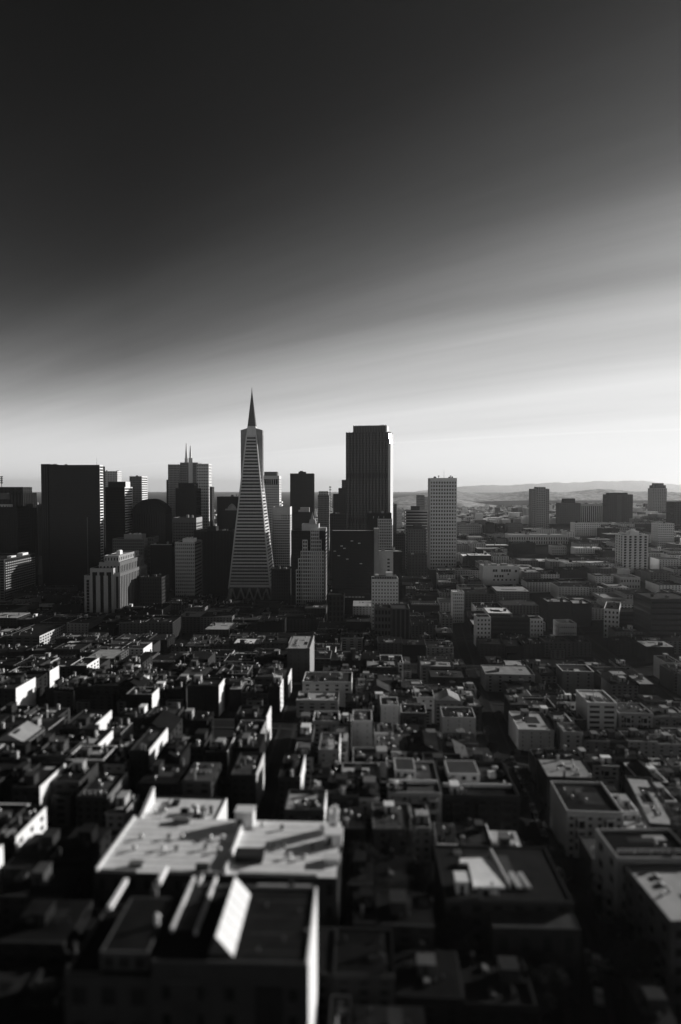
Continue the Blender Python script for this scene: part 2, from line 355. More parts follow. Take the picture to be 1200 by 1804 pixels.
# the broad black slab
r, wd, h = tower('broad black office slab with fine floor lines, left of the pyramid', 84, 176, 819, 905, 12, 'black', 'glass', 26, 3.75, 0.22, 0.42, 'bands', side_style='bands', west='white', ny=2, vb=1000, ng=0)  # right end banded white, sunlight painted onto the black slab
tier(r, -wd/2-12, -wd/2-0.6, 6, 34, 0, h+1.5, 'black', 'glass', 4, 8, 45, 0.3, 0.4, 0.3, style='fins')
tier(r, -wd/2+0.6, wd/2-6, 12.6, 34, 0, h-1, 'black', 'glass', 20, 8, 44, 0.3, 0.4, 0.3)
m_ = MB(); m_.box(wd/2-17.6, wd/2-16.6, -0.6, 0, 0, h*0.6); m_.build('lift_rail', 'mid', r)
gear(r, -wd/2+1, -wd/2+24, 1.5, 9, h+0.2, 7, ('dark', 'mid'), 0.9)
mast(r, wd/2-6, 6, h, 12)
# behind it
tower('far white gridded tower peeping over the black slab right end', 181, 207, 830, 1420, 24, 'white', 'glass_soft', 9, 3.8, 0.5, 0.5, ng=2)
r, wd, h = tower('black banded tower with striped side painted sun-white right of the black slab', 181, 220, 858, 1000, 34, 'black', 'glass', 10, 3.8, 0.2, 0.45, 'bands', west='white', side_style='bands', vb=930, ng=0)
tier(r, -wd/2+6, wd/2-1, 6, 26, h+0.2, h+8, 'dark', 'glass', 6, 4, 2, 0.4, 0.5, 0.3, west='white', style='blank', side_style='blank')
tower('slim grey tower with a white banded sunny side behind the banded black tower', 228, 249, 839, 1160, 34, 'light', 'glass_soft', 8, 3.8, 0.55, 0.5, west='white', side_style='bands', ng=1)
# dark tower with rounded top
r, wd, h = tower('dark ribbed tower with a rounded vaulted top left of the twin spires', 232, 292, 905, 1010, 34, 'black', 'glass', 14, 3.9, 0.4, 0.3, 'fins', vb=940, ng=0, par=0.4)
pts = [(-wd/2+0.3+(wd-0.6)*i/22, (h+0.2)+22*math.sin(math.pi*(0.06+0.88*i/22))**0.7) for i in range(23)]
mb = MB(); n = len(pts)
for k, y in enumerate((1.0, 33.0)): mb.v += [(x, y, z) for x, z in pts]+[(wd/2-0.3, y, h), (-wd/2+0.3, y, h)]
nn = n+2; mb.f = [tuple(range(nn-1, -1, -1)), tuple(range(nn, 2*nn))]+[(i, (i+1) % nn, nn+(i+1) % nn, nn+i) for i in range(nn)]
mb.build('vaulted_roof', 'black', r)
mb = MB()
for i in range(1, 22): mb.bar((pts[i][0], 0.6, h), (pts[i][0], 0.6, pts[i][1]-0.2), 0.35)
mb.build('rib', 'dark', r)
# twin-spired tower
r, wd, h = tower('pale tower with twin slender spires, two corner wings and dotted windows', 296, 368, 818, 1160, 34, 'light', 'glass', 20, 3.7, 0.6, 0.5, mk=False, vb=900)
hl = at(300, 846, 1160).z-r.location.z
tier(r, -wd/2, -wd/2+18.5, 0, 20, 0, h, 'light', 'glass_soft', 8, 7, 45, 0.6, 0.55, 0.3, roof='roof_mid')
tier(r, wd/2-19.5, wd/2, -2, 20, 0, h+1, 'white', 'glass', 7, 7, 36, 0.5, 0.5, 0.5, west='white', roof='roof_mid')
tier(r, -wd/2+19.2, wd/2-20.2, 6, 34, 0, h+3.5, 'light', 'glass_soft', 9, 7, 46, 0.6, 0.5, 0.3, roof='roof_mid')
tier(r, -wd/2-4.6, -wd/2-0.7, 6, 22, 0, hl, 'grey', 'glass_soft', 2, 6, 36, 0.6, 0.5, 0.3, roof='roof_mid')
tier(r, wd/2+0.8, wd/2+4, 6, 22, 0, hl-12, 'grey', 'glass_soft', 2, 6, 36, 0.6, 0.5, 0.3, roof='roof_mid')
for k, xx in enumerate((328.5, 335.8)):
    lx = loc2(r, at(xx, 800, 1175))[0]; ht = at(300, 781+(1-k)*0+k*4, 1175).z-r.location.z
    mb = MB(); mb.box(lx-2.4, lx+2.4, 12, 17, h+3, h+12).box(lx-1.8, lx+1.8, 12.6, 16.4, h+12, h+22, 0.4, 0.4).box(lx-1.3, lx+1.3, 13.2, 15.8, h+22, ht, 0.8, 0.8)
    mb.build('spire', 'white', r)
mb = MB(); mb.box(-wd/2+33.5, -wd/2+40.5, 5.2, 6, h-32, h+12)
for k in range(12): mb.box(-wd/2+34, -wd/2+40, 4.9, 5.15, h-31+k*2.7, h-29.6+k*2.7)
mb.build('centre_bay', 'white', r)
r, wd, h = tower('black faceted tower standing in front of the twin-spired tower', 309, 346, 860, 1060, 30, 'black', 'glass', 10, 3.8, 0.3, 0.45, ng=0)
tier(r, -wd/2+4, wd/2-4, 4, 26, h+0.2, h+8, 'black', 'glass', 6, 4, 2, 0.3, 0.45, 0.3)
# middle left group
r, wd, h = tower('pale office block with a gridded front and lighter side, under the twin-spired tower', 304, 346, 912, 910, 34, 'mid', 'glass', 9, 4.0, 0.25, 0.42, west='light', attic=5, vb=950, ng=2)
r, wd, h = tower('grey gridded office block with rooftop plant behind the white art deco building', 198, 254, 949, 880, 24, 'mid', 'glass', 16, 3.8, 0.45, 0.45, west='light', vb=985, ng=0)
tier(r, -wd/2+14, wd/2-4, 4, 20, h+0.2, h+5.5, 'light', 'glass_soft', 8, 4, 1, 0.7, 0.5, 0.3, style='blank', side_style='blank', roof='roof_light')
gear(r, -wd/2+16, wd/2-6, 5, 18, h+5.7, 4, ('white', 'pale'), 1.0)
tier(r, wd/2+0.6, wd/2+7, 16, 40, 0, h+1, 'mid', 'glass', 3, 6, 14, 0.5, 0.4, 0.3, west='light')
r, wd, h = tower('black fin-fronted block with a pale roof line, second left of the white gridded block', 265, 303, 959, 850, 30, 'black', 'glass', 14, 3.8, 0.35, 0.3, 'fins', vb=1010, attic=1.5, ng=0)
m_ = MB(); m_.box(-wd/2, wd/2, -0.3, 0.3, h+0.3, h+1.4); m_.build('cornice', 'light', r); gear(r, -wd/2+2, wd/2-2, 3, 26, h+0.2, 3)
r, wd, h = tower('white gridded corner block with rooftop plant, left of the pyramid', 308, 343, 955, 815, 38, 'pale', 'glass', 10, 4.2, 0.5, 0.5, west='mid', side_style='bands', vb=1035, ng=0)
tier(r, -wd/2+8, wd/2-3, 6, 22, h+0.2, h+4, 'white', 'glass_soft', 5, 4, 1, 0.7, 0.5, 0.3, style='blank', side_style='blank', roof='roof_light')
gear(r, -wd/2+9, wd/2-5, 7, 18, h+4.2, 3, ('white', 'pale'), 0.9)
# white art deco block (hero)
r, wd, h = tower('pale stone art deco block with tall window slots and stepped top, front left', 133, 200, 1003, 720, 90, 'stone', 'glass', 5, 3.6, 0.62, 0.12, mk=False, vb=1085)
A = lambda u, v: loc2(r, at(u, v, 720))[0]; zt = lambda v: at(150, v, 720).z-r.location.z
tier(r, A(134, 0), A(146, 0), 2.5, 30, 0, zt(1015), 'stone', 'glass', 1, 7, 12, 0.6, 0.12, 0.3, side_style='fins', par=0.6, base=2, attic=4, roof='roof_mid')
tier(r, A(146.8, 0), A(188, 0), 0.4, 30, 0, zt(1002), 'stone', 'glass', 3, 7, 12, 0.55, 0.10, 0.4, style='fins', par=0.6, base=2, attic=4, roof='roof_mid')
tier(r, A(188.8, 0), A(199.5, 0), 2.5, 90, 0, zt(1011), 'stone', 'glass', 1, 17, 12, 0.6, 0.08, 0.3, style='fins', side_style='fins', par=0.6, base=2, attic=3, west='mid', roof='roof_mid')
tier(r, A(158, 0), A(196, 0), 8, 86, zt(1002)-8, zt(993), 'stone', 'glass', 6, 15, 1, 0.6, 0.5, 0.3, par=0.7, west='mid', roof='roof_mid')
tier(r, A(164, 0), A(190, 0), 14, 80, zt(993)+.2, zt(982), 'stone', 'glass', 5, 12, 1, 0.6, 0.5, 0.3, par=0.6, west='light', roof='roof_light')
m_ = MB(); m_.box(A(176, 0), A(183, 0), 30, 38, zt(982), zt(975)).box(A(177, 0), A(182, 0), 31, 37, zt(975), zt(974)); m_.build('lift_house', 'white', r)
mb = MB()
for k in range(3):
    x = A(152+13*k, 0); mb.box(x-1.0, x+4.1, -0.16, 0.02, zt(1014), zt(1008))
mb.build('attic_window', 'glass', r, stuff=True)
gear(r, A(148, 0), A(158, 0), 4, 26, zt(1002)+.2, 2, ('light', 'mid'), 0.7)
tower('low dim block tucked right of the art deco building', 246, 285, 1017, 760, 30, 'dark', 'glass', 9, 3.6, 0.5, 0.45, vb=1055, ng=4, gbig=1.0)
# big dark block left of the pyramid
r, wd, h = tower('big black ribbed block immediately left of the pyramid', 341, 405, 935, 880, 40, 'black', 'glass', 11, 3.9, 0.22, 0.3, 'fins', vb=1050, ng=0)
tier(r, -wd/2+16, -wd/2+27, 8, 24, h+0.2, h+5, 'dark', 'glass', 4, 4, 1, 0.5, 0.5, 0.3, style='blank', side_style='blank', roof='roof_mid'); gear(r, wd/2-14, wd/2-2, 4, 30, h+.2, 3)
tower('flat-topped black tower seen between the twin-spired tower and the pyramid', 382, 424, 875, 1120, 30, 'black', 'glass', 10, 3.9, 0.4, 0.4, vb=900, ng=3)
r, wd, h = tower('black block with a small pale domed roof house, left of the pyramid', 388, 424, 899, 990, 30, 'black', 'glass', 9, 3.9, 0.4, 0.4, ng=0)
mb = MB(); mb.box(-wd/2+6, wd/2-4, 6, 20, h, h+3).cyl(0, 12, 6.5, h+3, h+5, 14, 6).cyl(0, 12, 6, h+5, h+8.5, 14, 3.6).cyl(0, 12, 3.6, h+8.5, h+10.4, 14, 0.6); mb.build('dome', 'light', r)
# -------- the pyramid
PY = 842.0; c0 = at(440.6, 1050, PY); pb = 8.0
r = thing('pyramid_tower', 'tall white pyramid skyscraper with needle spire and two side wings', 'skyscraper', (c0.x, PY+27, pb), -THETA)
FOOT.append((c0.x-30, c0.x+30, PY-3, PY+58)); guard(400, 482, 1060, PY)
HT = 266.5; hw = lambda z: 27.6*(1-z/HT)
def ring(mb, za, zb, gap):
    a = hw(za)-gap; b = hw(zb)-gap
    mb.quadbox([(-a, -a, za), (a, -a, za), (a, a, za), (-a, a, za), (-b, -b, zb), (b, -b, zb), (b, b, zb), (-b, b, zb)])
mb = MB(); ring(mb, 13, 204, 0.9); mb.build('windows', 'glass', r, stuff=True)
NF = 45; z0 = 16.0; fhp = (203-z0)/NF
for k in range(NF+1):
    za = z0+k*fhp-1.15; zb = za+(2.15 if k else 3.0)
    mb = MB(); ring(mb, za, zb, 0.0); mb.build('floor_band', 'pale', r)
for sx in (-1, 1):
    for sy in (-1, 1):
        mb = MB(); a = hw(13)-0.35; b = hw(204)-0.35
        for (xa, ya, za), (xb, yb, zb) in (((sx*a, sy*a, 13), (sx*b, sy*b, 204)),): mb.bar((xa, ya, za), (xb, yb, zb), 0.65)
        mb.build('corner_rib', 'pale', r)
mb = MB()                                         # slim mullions between the panes
for k in range(-7, 8):
    for s in (-1, 1):
        a = hw(13)-0.75; b = hw(203)-0.75; t = k/7.5
        mb.bar((t*a, s*a, 13), (t*b, s*b, 203), 0.16); mb.bar((s*a, t*a, 13), (s*b, t*b, 203), 0.16)
mb.build('mullions', 'mid', r, stuff=True)
mb = MB(); ring(mb, 203.9, 216, 0.05); mb.build('crown_band', 'pale', r)
mb = MB(); ring(mb, 216.1, 260, 0.25); mb.build('spire', 'mid', r)
mb = MB()
for k in range(14): ring(mb, 217.5+k*2.8, 217.8+k*2.8, 0.12)
mb.build('spire_louvres', 'grey', r, stuff=True)
mb = MB(); a = hw(260)-0.1; mb.quadbox([(-a, -a, 260.1), (a, -a, 260.1), (a, a, 260.1), (-a, a, 260.1), (-.12, -.12, 265.6), (.12, -.12, 265.6), (.12, .12, 265.6), (-.12, .12, 265.6)]); mb.build('glass_cap', 'metal', r)
for s in (-1, 1):                                 # lift and stair wings
    mb = MB(); W = 13.8; zl = 118; zt_ = 211; y0, y1 = -4.6, 4.6
    i0 = hw(zl)-2; i1 = hw(zt_)-2
    q = [(s*i0, y0, zl), (s*W, y0, zl+7), (s*W, y1, zl+7), (s*i0, y1, zl), (s*i1, y0, zt_+3), (s*W, y0, zt_), (s*W, y1, zt_), (s*i1, y1, zt_+3)]
    if s < 0: q = [q[1], q[0], q[3], q[2], q[5], q[4], q[7], q[6]]
    mb.quadbox(q); mb.build('side_wing', 'light', r)
    mb = MB()
    for k in range(3): mb.box(s*W-0.08, s*W+0.08, y0+1.6+k*2.6, y0+2.2+k*2.6, 132, 205)
    mb.build('wing_slot', 'dark', r)
mb = MB(); b = hw(13)-4; mb.box(-b, b, -b, b, -4, 13.2); mb.build('lobby', 'glass', r)
for side in range(4):                             # diagonal struts of the open base
    for k in range(5):
        xm = (-2+k)*10.6
        for d in (-1, 1):
            p0 = (xm+d*5.0, 27.0); p1 = (xm, hw(12.6)-0.5)
            rot = lambda p, z: ((p[0], -p[1], z), (p[1], p[0], z), (-p[0], p[1], z), (-p[1], -p[0], z))[side]
            mb = MB(); mb.bar(rot(p0, -2), rot(p1, 13.4), 0.75); mb.build('strut', 'stone', r)
# -------- between pyramid and the big dark tower
r, wd, h = tower('grey banded tower with dark top windows just right of the pyramid', 464, 492, 838, 1010, 26, 'pale', 'glass', 8, 3.7, 0.4, 0.55, 'grid', west='white', attic=3, vb=890, ng=0)
m_ = MB()
for k in range(6): m_.box(-wd/2+2.2+k*3.3, -wd/2+4.4+k*3.3, -0.09, 0.05, h-12, h-4.5)
m_.build('top_window', 'glass', r)
tier(r, -wd/2+1, wd/2-4, 4, 20, h+.2, h+6, 'mid', 'glass', 4, 4, 1, 0.5, 0.5, 0.3, style='blank', side_style='blank', roof='roof_mid')
for k in range(24):
    m_ = MB(); m_.box(wd/2, wd/2+3.2, 4, 20, 10+k*4.6, 12.4+k*4.6); m_.build('balcony', 'white', r)
r, wd, h = tower('grey louvred office tower with a blank crown, beside the right flank of the pyramid', 480, 511, 893, 900, 24, 'light', 'glass', 9, 3.6, 0.3, 0.5, west='white', attic=9, vb=1000, ng=0)
for k in range(9):
    m_ = MB(); x = -wd/2+1.8+k*(wd-3)/9; m_.box(x, x+0.5, -0.3, 0.02, h-16, h-9); m_.build('crown_fin', 'pale', r)
tower('dim low stone block at the foot of the pyramid on its right', 478, 512, 1003, 800, 30, 'dark', 'glass', 8, 3.7, 0.5, 0.4, vb=1058, ng=2)
r, wd, h = tower('black slab tower with close vertical ribs left of the big dark bay-windowed tower', 511, 552, 834, 1160, 30, 'granite', 'glass', 22, 3.9, 0.45, 0.3, 'fins', attic=2, vb=890, west='grey', side_style='blank', ng=0)
m_ = MB(); m_.box(-6, 6, 8, 20, h, h+4).box(-4, 1, 10, 16, h+4, h+5.5); m_.build('roof_house', 'dark', r)
r, wd, h = tower('black banded block with pale roof plant below the ribbed slab tower', 515, 551, 902, 1055, 26, 'black', 'glass', 10, 3.8, 0.2, 0.42, 'bands', vb=930, ng=0)
m_ = MB(); m_.box(-4, 10, 6, 16, h, h+8).box(-7, -4, 7, 14, h, h+4); m_.build('roof_house', 'light', r)
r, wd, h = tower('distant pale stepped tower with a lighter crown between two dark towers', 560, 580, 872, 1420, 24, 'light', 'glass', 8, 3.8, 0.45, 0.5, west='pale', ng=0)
tier(r, -wd/2+2, wd/2-2, 3, 20, h+.2, h+8, 'pale', 'glass_soft', 6, 4, 2, 0.5, 0.5, 0.3, west='white')
for k in range(20):
    m_ = MB(); m_.box(wd/2, wd/2+4, 4, 16, 30+k*5.4, 33+k*5.4); m_.build('balcony', 'pale', r)
r, wd, h = tower('dark stepped block behind the left edge of the big bay-windowed tower', 587, 612, 870, 1260, 30, 'dark', 'glass', 8, 3.8, 0.45, 0.5, vb=900, ng=0)
tier(r, -wd/2+10, wd/2, 3, 24, h+.2, h+11, 'dark', 'glass', 5, 4, 3, 0.5, 0.5, 0.3); tier(r, -wd/2+16, wd/2, 6, 20, h+11.4, h+26, 'grey', 'glass', 4, 4, 4, 0.5, 0.5, 0.3)
tower('dim low block filling the gap left of the big dark tower', 581, 611, 905, 1000, 26, 'dark', 'glass', 9, 3.7, 0.5, 0.45, ng=3)
# -------- the big dark bay-windowed tower
TY = 1180.0; A0 = at(609.5, 762, TY); B0 = at(684.5, 762, TY); wd = B0.x-A0.x; zb_ = 18.0; h = A0.z-zb_
r = thing('bay_windowed_tower', 'tallest broad dark granite tower with zigzag bays and sunlit right edge', 'skyscraper', ((A0.x+B0.x)/2, TY, zb_), -0.19)
FOOT.append((A0.x-4, B0.x+8, TY-4, TY+50)); guard(609, 690, 905, TY)
D = 44.0; nb = 13; bw = wd/nb
def outline(gr, bayd=1.9):
    P = []
    for k in range(nb):
        x = -wd/2+k*bw; P += [(x+bw*0.10, -gr), (x+bw*0.5, -bayd-gr)]
    P += [(wd/2-bw*0.1, -gr), (wd/2+1.3+gr, 1.9), (wd/2+2.2+gr, 3.6)]
    for k in range(7): P += [(wd/2+1.2+gr, 4.2+k*5.6), (wd/2+2.8+gr, 4.2+k*5.6+2.8)]
    P += [(wd/2+gr, D+gr), (-wd/2-gr, D+gr), (-wd/2-gr, 1.2)]
    return P
mb = MB(); mb.prism(outline(0), 0, h); mb.build('windows', 'bronze_glass', r, stuff=True)
nf = 52; f = h/nf
for k in range(nf):
    if k in (16, 17, 34, 35): continue
    mb = MB(); mb.prism(outline(0.22), k*f, k*f+f*0.42); mb.build('floor_band', 'granite', r)
for z in (16, 34):
    mb = MB(); mb.prism(outline(0.26), z*f, z*f+2*f); mb.build('plant_floor_band', 'black', r)
for k in range(nb+1):
    x = -wd/2+k*bw; mb = MB(); mb.box(x-bw*0.11, x+bw*0.11, -0.7, 0.6, 0, h+1.2); mb.build('pier', 'granite', r)
mb = MB(); mb.quadbox([(wd/2-bw*0.08, -0.35, h*0.30), (wd/2+1.7, 1.9, h*0.30), (wd/2+1.9, 2.5, h*0.30), (wd/2-0.1, 0.6, h*0.30), (wd/2-bw*0.08, -0.35, h), (wd/2+1.7, 1.9, h), (wd/2+1.9, 2.5, h), (wd/2-0.1, 0.6, h)]); mb.build('corner_panel', 'glass_mirror', r, label='bright polished corner strip catching the low sun')
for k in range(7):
    mb = MB(); mb.box(wd/2+1.0, wd/2+3.3, 4.2+k*5.6+2.2, 4.2+k*5.6+3.4, 0, h+0.8); mb.build('pier', 'white', r)  # right-hand piers white on a granite tower, sunlight put into the colour
mb = MB(); mb.box(wd/2+2.9, wd/2+3.5, 2.5, D-2, h*0.28, h-1); mb.build('painted_sun_flank', 'white', r, label='right flank painted white as sunlight')  # white sheet over the dark flank, sunlight put into its colour
gl = Vector((wd/2+3.6, 0.6, h-11)); rzm = -0.19
tc_ = (Vector((0, 0, CAMZ))-Vector((r.location.x+gl.x, TY, zb_+gl.z))).normalized(); nn_ = (tc_+SDIR).normalized()
nl = Vector((nn_.x*math.cos(-rzm)-nn_.y*math.sin(-rzm), nn_.x*math.sin(-rzm)+nn_.y*math.cos(-rzm), nn_.z)); sd_ = Vector((-nl.y, nl.x, 0)).normalized(); up_ = nl.cross(sd_)
mb = MB(); q_ = [gl-nl*0.3+sd_*a_+up_*b_ for a_, b_ in ((-3.2, -8), (3.2, -8), (3.2, 8), (-3.2, 8))]; mb.quadbox(q_+[p_+nl*0.3 for p_ in q_]); mb.build('glint_reflector', 'glass_mirror', r, label='added tilted reflector flashing the low sun')  # added reflector, turned halfway between sun and camera to make a glint
mb = MB(); mb.box(-wd/2+0.5, wd/2, 0.8, D-1, h, h+0.6); mb.build('roof', 'roof_dark', r)
hp = at(640, 750, TY+6).z-zb_; mb = MB(); mb.box(-wd/2+12, wd/2-6, 5, D-6, h+0.5, hp); mb.build('penthouse', 'bronze_glass', r)
for k in range(13):
    x = -wd/2+12+k*(wd-18)/12; mb = MB(); mb.box(x-0.7, x+0.7, 4.2, 5.4, h+0.5, hp+0.7); mb.build('penthouse_pier', 'granite', r)
mb = MB(); mb.box(wd/2-6, wd/2-3.2, 6, D-8, h+0.5, hp+0.3); mb.build('penthouse_side', 'white', r)  # white side of the dark penthouse, painted to look sunlit
gear(r, -wd/2+14, wd/2-10, 8, D-8, hp, 5, ('dark', 'mid'), 1.0)
# -------- white gridded stepped block
GYY = 760.0; r, wd, h = tower('black glass block overlaid by a stepped white window grid, right of the pyramid', 513, 574, 935, GYY, 30, 'black', 'glass', 14, 3.9, 0.15, 0.3, vb=1062, ng=0, west='light', side_style='bands')
X = lambda u: loc2(r, at(u, 1000, GYY))[0]; Zv = lambda v: at(540, v, GYY).z-r.location.z
for ua, ub, va in ((522, 530, 1000), (526, 530, 978), (530.2, 571, 965), (530.4, 533.5, 968), (533.6, 541.5, 950), (548, 562, 932), (562.2, 566, 948)):
    mb = MB(); xa, xb = X(ua), X(ub); zt_ = Zv(va); n = max(1, round((xb-xa)/2.35)); nzz = max(2, int(zt_/4.15))
    zt_ = nzz*4.15
    t = 0.62 if ua > 540 else (0.5 if ua > 531 else 0.56)
    for k in range(n+1): x = xa+(xb-xa)*k/n; mb.box(x-0.42, x+0.42, -t, -0.02, 0, zt_)
    for k in range(nzz+1): mb.box(xa-0.33, xb+0.33, -t+0.07, -0.02, k*4.15-0.68, k*4.15+0.68)
    mb.build('window_grid', 'white', r)
tier(r, X(532), X(561), 3, 20, h+.2, h+7.5, 'pale', 'glass_soft', 6, 4, 1, 0.5, 0.5, 0.3, style='blank', side_style='blank', roof='roof_light')
mb = MB(); mb.box(X(541), X(574), 8, 24, h+.2, h+4).box(X(543), X(556), 9, 18, h+7.5, h+13, 1, 1).box(X(546), X(552), 10, 16, h+13, h+22, 2.0, 2.6); mb.build('cupola', 'light', r)
# dark hotel slab
r, wd, h = tower('wide black hotel slab with thin floor lines and a few windows painted as lit', 585, 659, 935, 725, 24, 'black', 'glass', 12, 3.5, 0.12, 0.4, vb=1062, ng=0, roof='roof_light', base=9)
m_ = MB(); m_.box(wd/2+0.1, wd/2+5.2, 2, 22, 0, h+3); m_.build('stair_tower', 'concrete', r)
mb = MB()
for k in range(9): mb.box(-wd/2+3+k*3.6, -wd/2+5.7+k*3.6, -0.9, -0.2, 18, 19.4)
mb.build('canopy_panel', 'light', r, stuff=True)
for k, (u, v) in enumerate(((620, 953), (602, 962), (607, 966), (633, 957), (590, 971), (612, 985), (636, 993), (597, 979))):
    x = loc2(r, at(u, v, 725))[0]; z = at(u, v, 725).z-r.location.z
    mb = MB(); mb.box(x-1.3, x+1.3, -0.12, 0.0, z-0.4, z+0.4); mb.build('painted_lit_window', 'pale', r)  # pale panel painted as a lit window, gives no light
tower('grey gridded block with dark top rising right of the hotel slab', 666, 691, 914, 905, 24, 'pale', 'glass', 8, 3.7, 0.45, 0.45, vb=965, ng=0)
r, wd, h = tower('black blocky tower with a dark plain crown below the big bay-windowed tower', 647, 690, 904, 925, 22, 'black', 'glass', 8, 3.7, 0.5, 0.45, attic=6, ng=2)
for k in range(3):
    m_ = MB(); m_.cyl(-8+k*7, -0.5, 0.5, h-6, h-3, 6); m_.build('flood_lamp', 'light', r)
r, wd, h = tower('concrete block with blank centre panel and two black wings', 649, 708, 971, 760, 22, 'black', 'glass', 12, 3.4, 0.35, 0.4, vb=1010, ng=2, roof='roof_light')
m_ = MB(); m_.box(-8.6, 9.0, -1.2, 0.3, 0, h+0.4); m_.build('centre_panel', 'concrete', r)
for k in range(4):
    m_ = MB(); m_.box(2.5, 5.2, -1.3, -1.0, h-9-k*4.0, h-7.2-k*4.0); m_.build('panel_window', 'glass', r)
m_ = MB(); m_.box(-wd/2, wd/2, -0.5, 0.2, h+0.35, h+1.1); m_.build('coping', 'light', r)
r, wd, h = tower('small white hotel block with square windows in front of the concrete block', 655, 702, 1020, 640, 20, 'white', 'glass', 9, 3.3, 0.6, 0.55, vb=1068, ng=0, west='white', attic=1)
tier(r, -wd/2+3, wd/2-2, 3, 15, h+.2, h+3, 'light', 'glass', 9, 3, 1, 0.4, 0.4, 0.3, par=0.3, roof='roof_mid')
m_ = MB(); m_.box(1, 7, 4, 10, h+3, h+6.8).box(-9, -6, 5, 9, h+3, h+4.6); m_.build('lift_house', 'white', r)
r, wd, h = tower('low arcaded hall with tall arched bays at the foot of the small white hotel', 690, 722, 1072, 560, 22, 'grey', 'glass', 4, 9, 0.35, 0.1, 'fins', name='arcaded_hall', cat='hall', vb=1092, ng=0, west='light', roof='roof_mid')
tower('low block with a row of pale window bays left of the arcaded hall', 660, 689, 1071, 585, 18, 'mid', 'glass', 5, 5, 0.4, 0.4, name='low_block', cat='block', vb=1082, ng=2, gbig=.7)
tower('small dark pavilion-roofed block between the white grid and the hotel slab', 579, 606, 1048, 660, 18, 'dark', 'glass', 4, 5, 0.5, 0.3, name='low_block', cat='block', vb=1064, ng=0)
# right of the big tower
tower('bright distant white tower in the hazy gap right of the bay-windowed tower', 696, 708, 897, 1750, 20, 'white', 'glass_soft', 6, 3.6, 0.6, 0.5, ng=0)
tower('narrow pale slab hugging the bay-windowed tower at its right', 691, 699, 888, 1330, 24, 'mid', 'glass', 5, 3.7, 0.5, 0.5, ng=1)
r, wd, h = tower('dark office block with pale floor bands left of the white gridded tower', 715, 754, 899, 1000, 30, 'light', 'glass', 8, 4.2, 0.15, 0.42, 'bands', vb=935, ng=0)
tier(r, -wd/2+9, wd/2-12, 5, 20, h+.2, h+6, 'grey', 'glass', 5, 4, 2, 0.4, 0.5, 0.3)
r, wd, h = tower('brownish-grey apartment tower with vertical window pairs, in front of the banded block', 719, 751, 932, 905, 26, 'mid', 'glass', 7, 3.3, 0.55, 0.45, name='apartment_tower', cat='apartment block', vb=1005, ng=0)
m_ = MB(); m_.box(-4, 7, 5, 15, h, h+6); m_.build('lift_house', 'grey', r)
tower('lower grey wing with pale coping in front of the brownish apartment tower', 720, 753, 977, 870, 18, 'grey', 'glass', 6, 3.4, 0.55, 0.45, name='apartment_block', cat='apartment block', vb=1005, ng=1)
tower('dim stone block with a light stepped roof between the tree-dark gap and arcades', 694, 714, 940, 960, 20, 'grey', 'glass', 6, 3.5, 0.5, 0.45, ng=3, west='light')
r, wd, h = tower('distant grey tower pair left of the white gridded tower', 735, 748, 872, 1560, 24, 'light', 'glass', 6, 3.7, 0.5, 0.5, ng=0, west='pale')
tier(r, wd/2-6, wd/2+8, 6, 24, 0, h-4, 'pale', 'glass_soft', 5, 5, 24, 0.5, 0.5, 0.3)
r, wd, h = tower('tall white tower with an even grid of dark square windows, standing alone', 758, 805, 842, 950, 32, 'white', 'glass', 10, 4.9, 0.42, 0.48, vb=1000, ng=0, attic=3.0, th=1.0)
gear(r, -wd/2+6, -wd/2+14, 4, 16, h+.2, 3, ('dark', 'mid'), 1.1); gear(r, wd/2-12, wd/2-4, 4, 16, h+.2, 2, ('dark',), 1.1); mast(r, 2, 12, h, 14)
for k, x in enumerate((-wd/2+12.5, wd/2-8)):
    m_ = MB(); m_.cyl(x, 6, 0.3, h, h+3.4, 6).cyl(x, 6, 1.1, h+3.2, h+4.2, 8, 1.3); m_.build('dish_mast', 'black', r)
# Nob Hill side
r, wd, h = tower('grey slab tower with a raised centre strip on the right, tallest of its group', 938, 968, 861, 1300, 26, 'light', 'glass', 10, 3.6, 0.45, 0.45, vb=930, ng=0)
tier(r, -wd/2+8, wd/2-8, -1.5, 18, 0, h+3.5, 'concrete', 'glass', 5, 5, 24, 0.4, 0.45, 0.3); 
r, wd, h = tower('brownish-grey tower with a square raised core and plain left wing', 986, 1023, 886, 1400, 26, 'mid', 'glass_soft', 12, 3.6, 0.6, 0.5, vb=935, ng=0)
tier(r, -wd/2+11, wd/2-11, 3, 22, h+.2, h+9, 'grey', 'glass', 6, 5, 2, 0.6, 0.5, 0.3)
r, wd, h = tower('pale tower with vertical window strips and slanted roof screen on the hill', 1024, 1064, 888, 1450, 28, 'white', 'glass', 12, 3.6, 0.5, 0.25, 'fins', vb=920, ng=2, attic=3)
tower('bright white hillside apartment block with small windows below the pale tower', 1013, 1058, 921, 1150, 24, 'white', 'glass', 12, 3.4, 0.62, 0.55, name='apartment_block', cat='apartment block', vb=948, ng=1)
r, wd, h = tower('dark broad hotel tower with corner strips on the hill at right', 1072, 1115, 871, 1400, 32, 'grey', 'glass', 14, 3.5, 0.4, 0.4, vb=920, ng=0)
tier(r, -wd/2+5, wd/2-10, 3, 26, h+.2, h+3.5, 'dark', 'glass', 8, 5, 1, 0.4, 0.4, 0.3)
m_ = MB(); m_.box(-8, 2, -0.9, 0.2, 0, h); m_.build('lift_shaft', 'grey', r)
r, wd, h = tower('slim tall tower with chamfered crown at far right on the skyline', 1150, 1175, 860, 1600, 26, 'light', 'glass_soft', 8, 3.5, 0.5, 0.45, vb=910, ng=0)
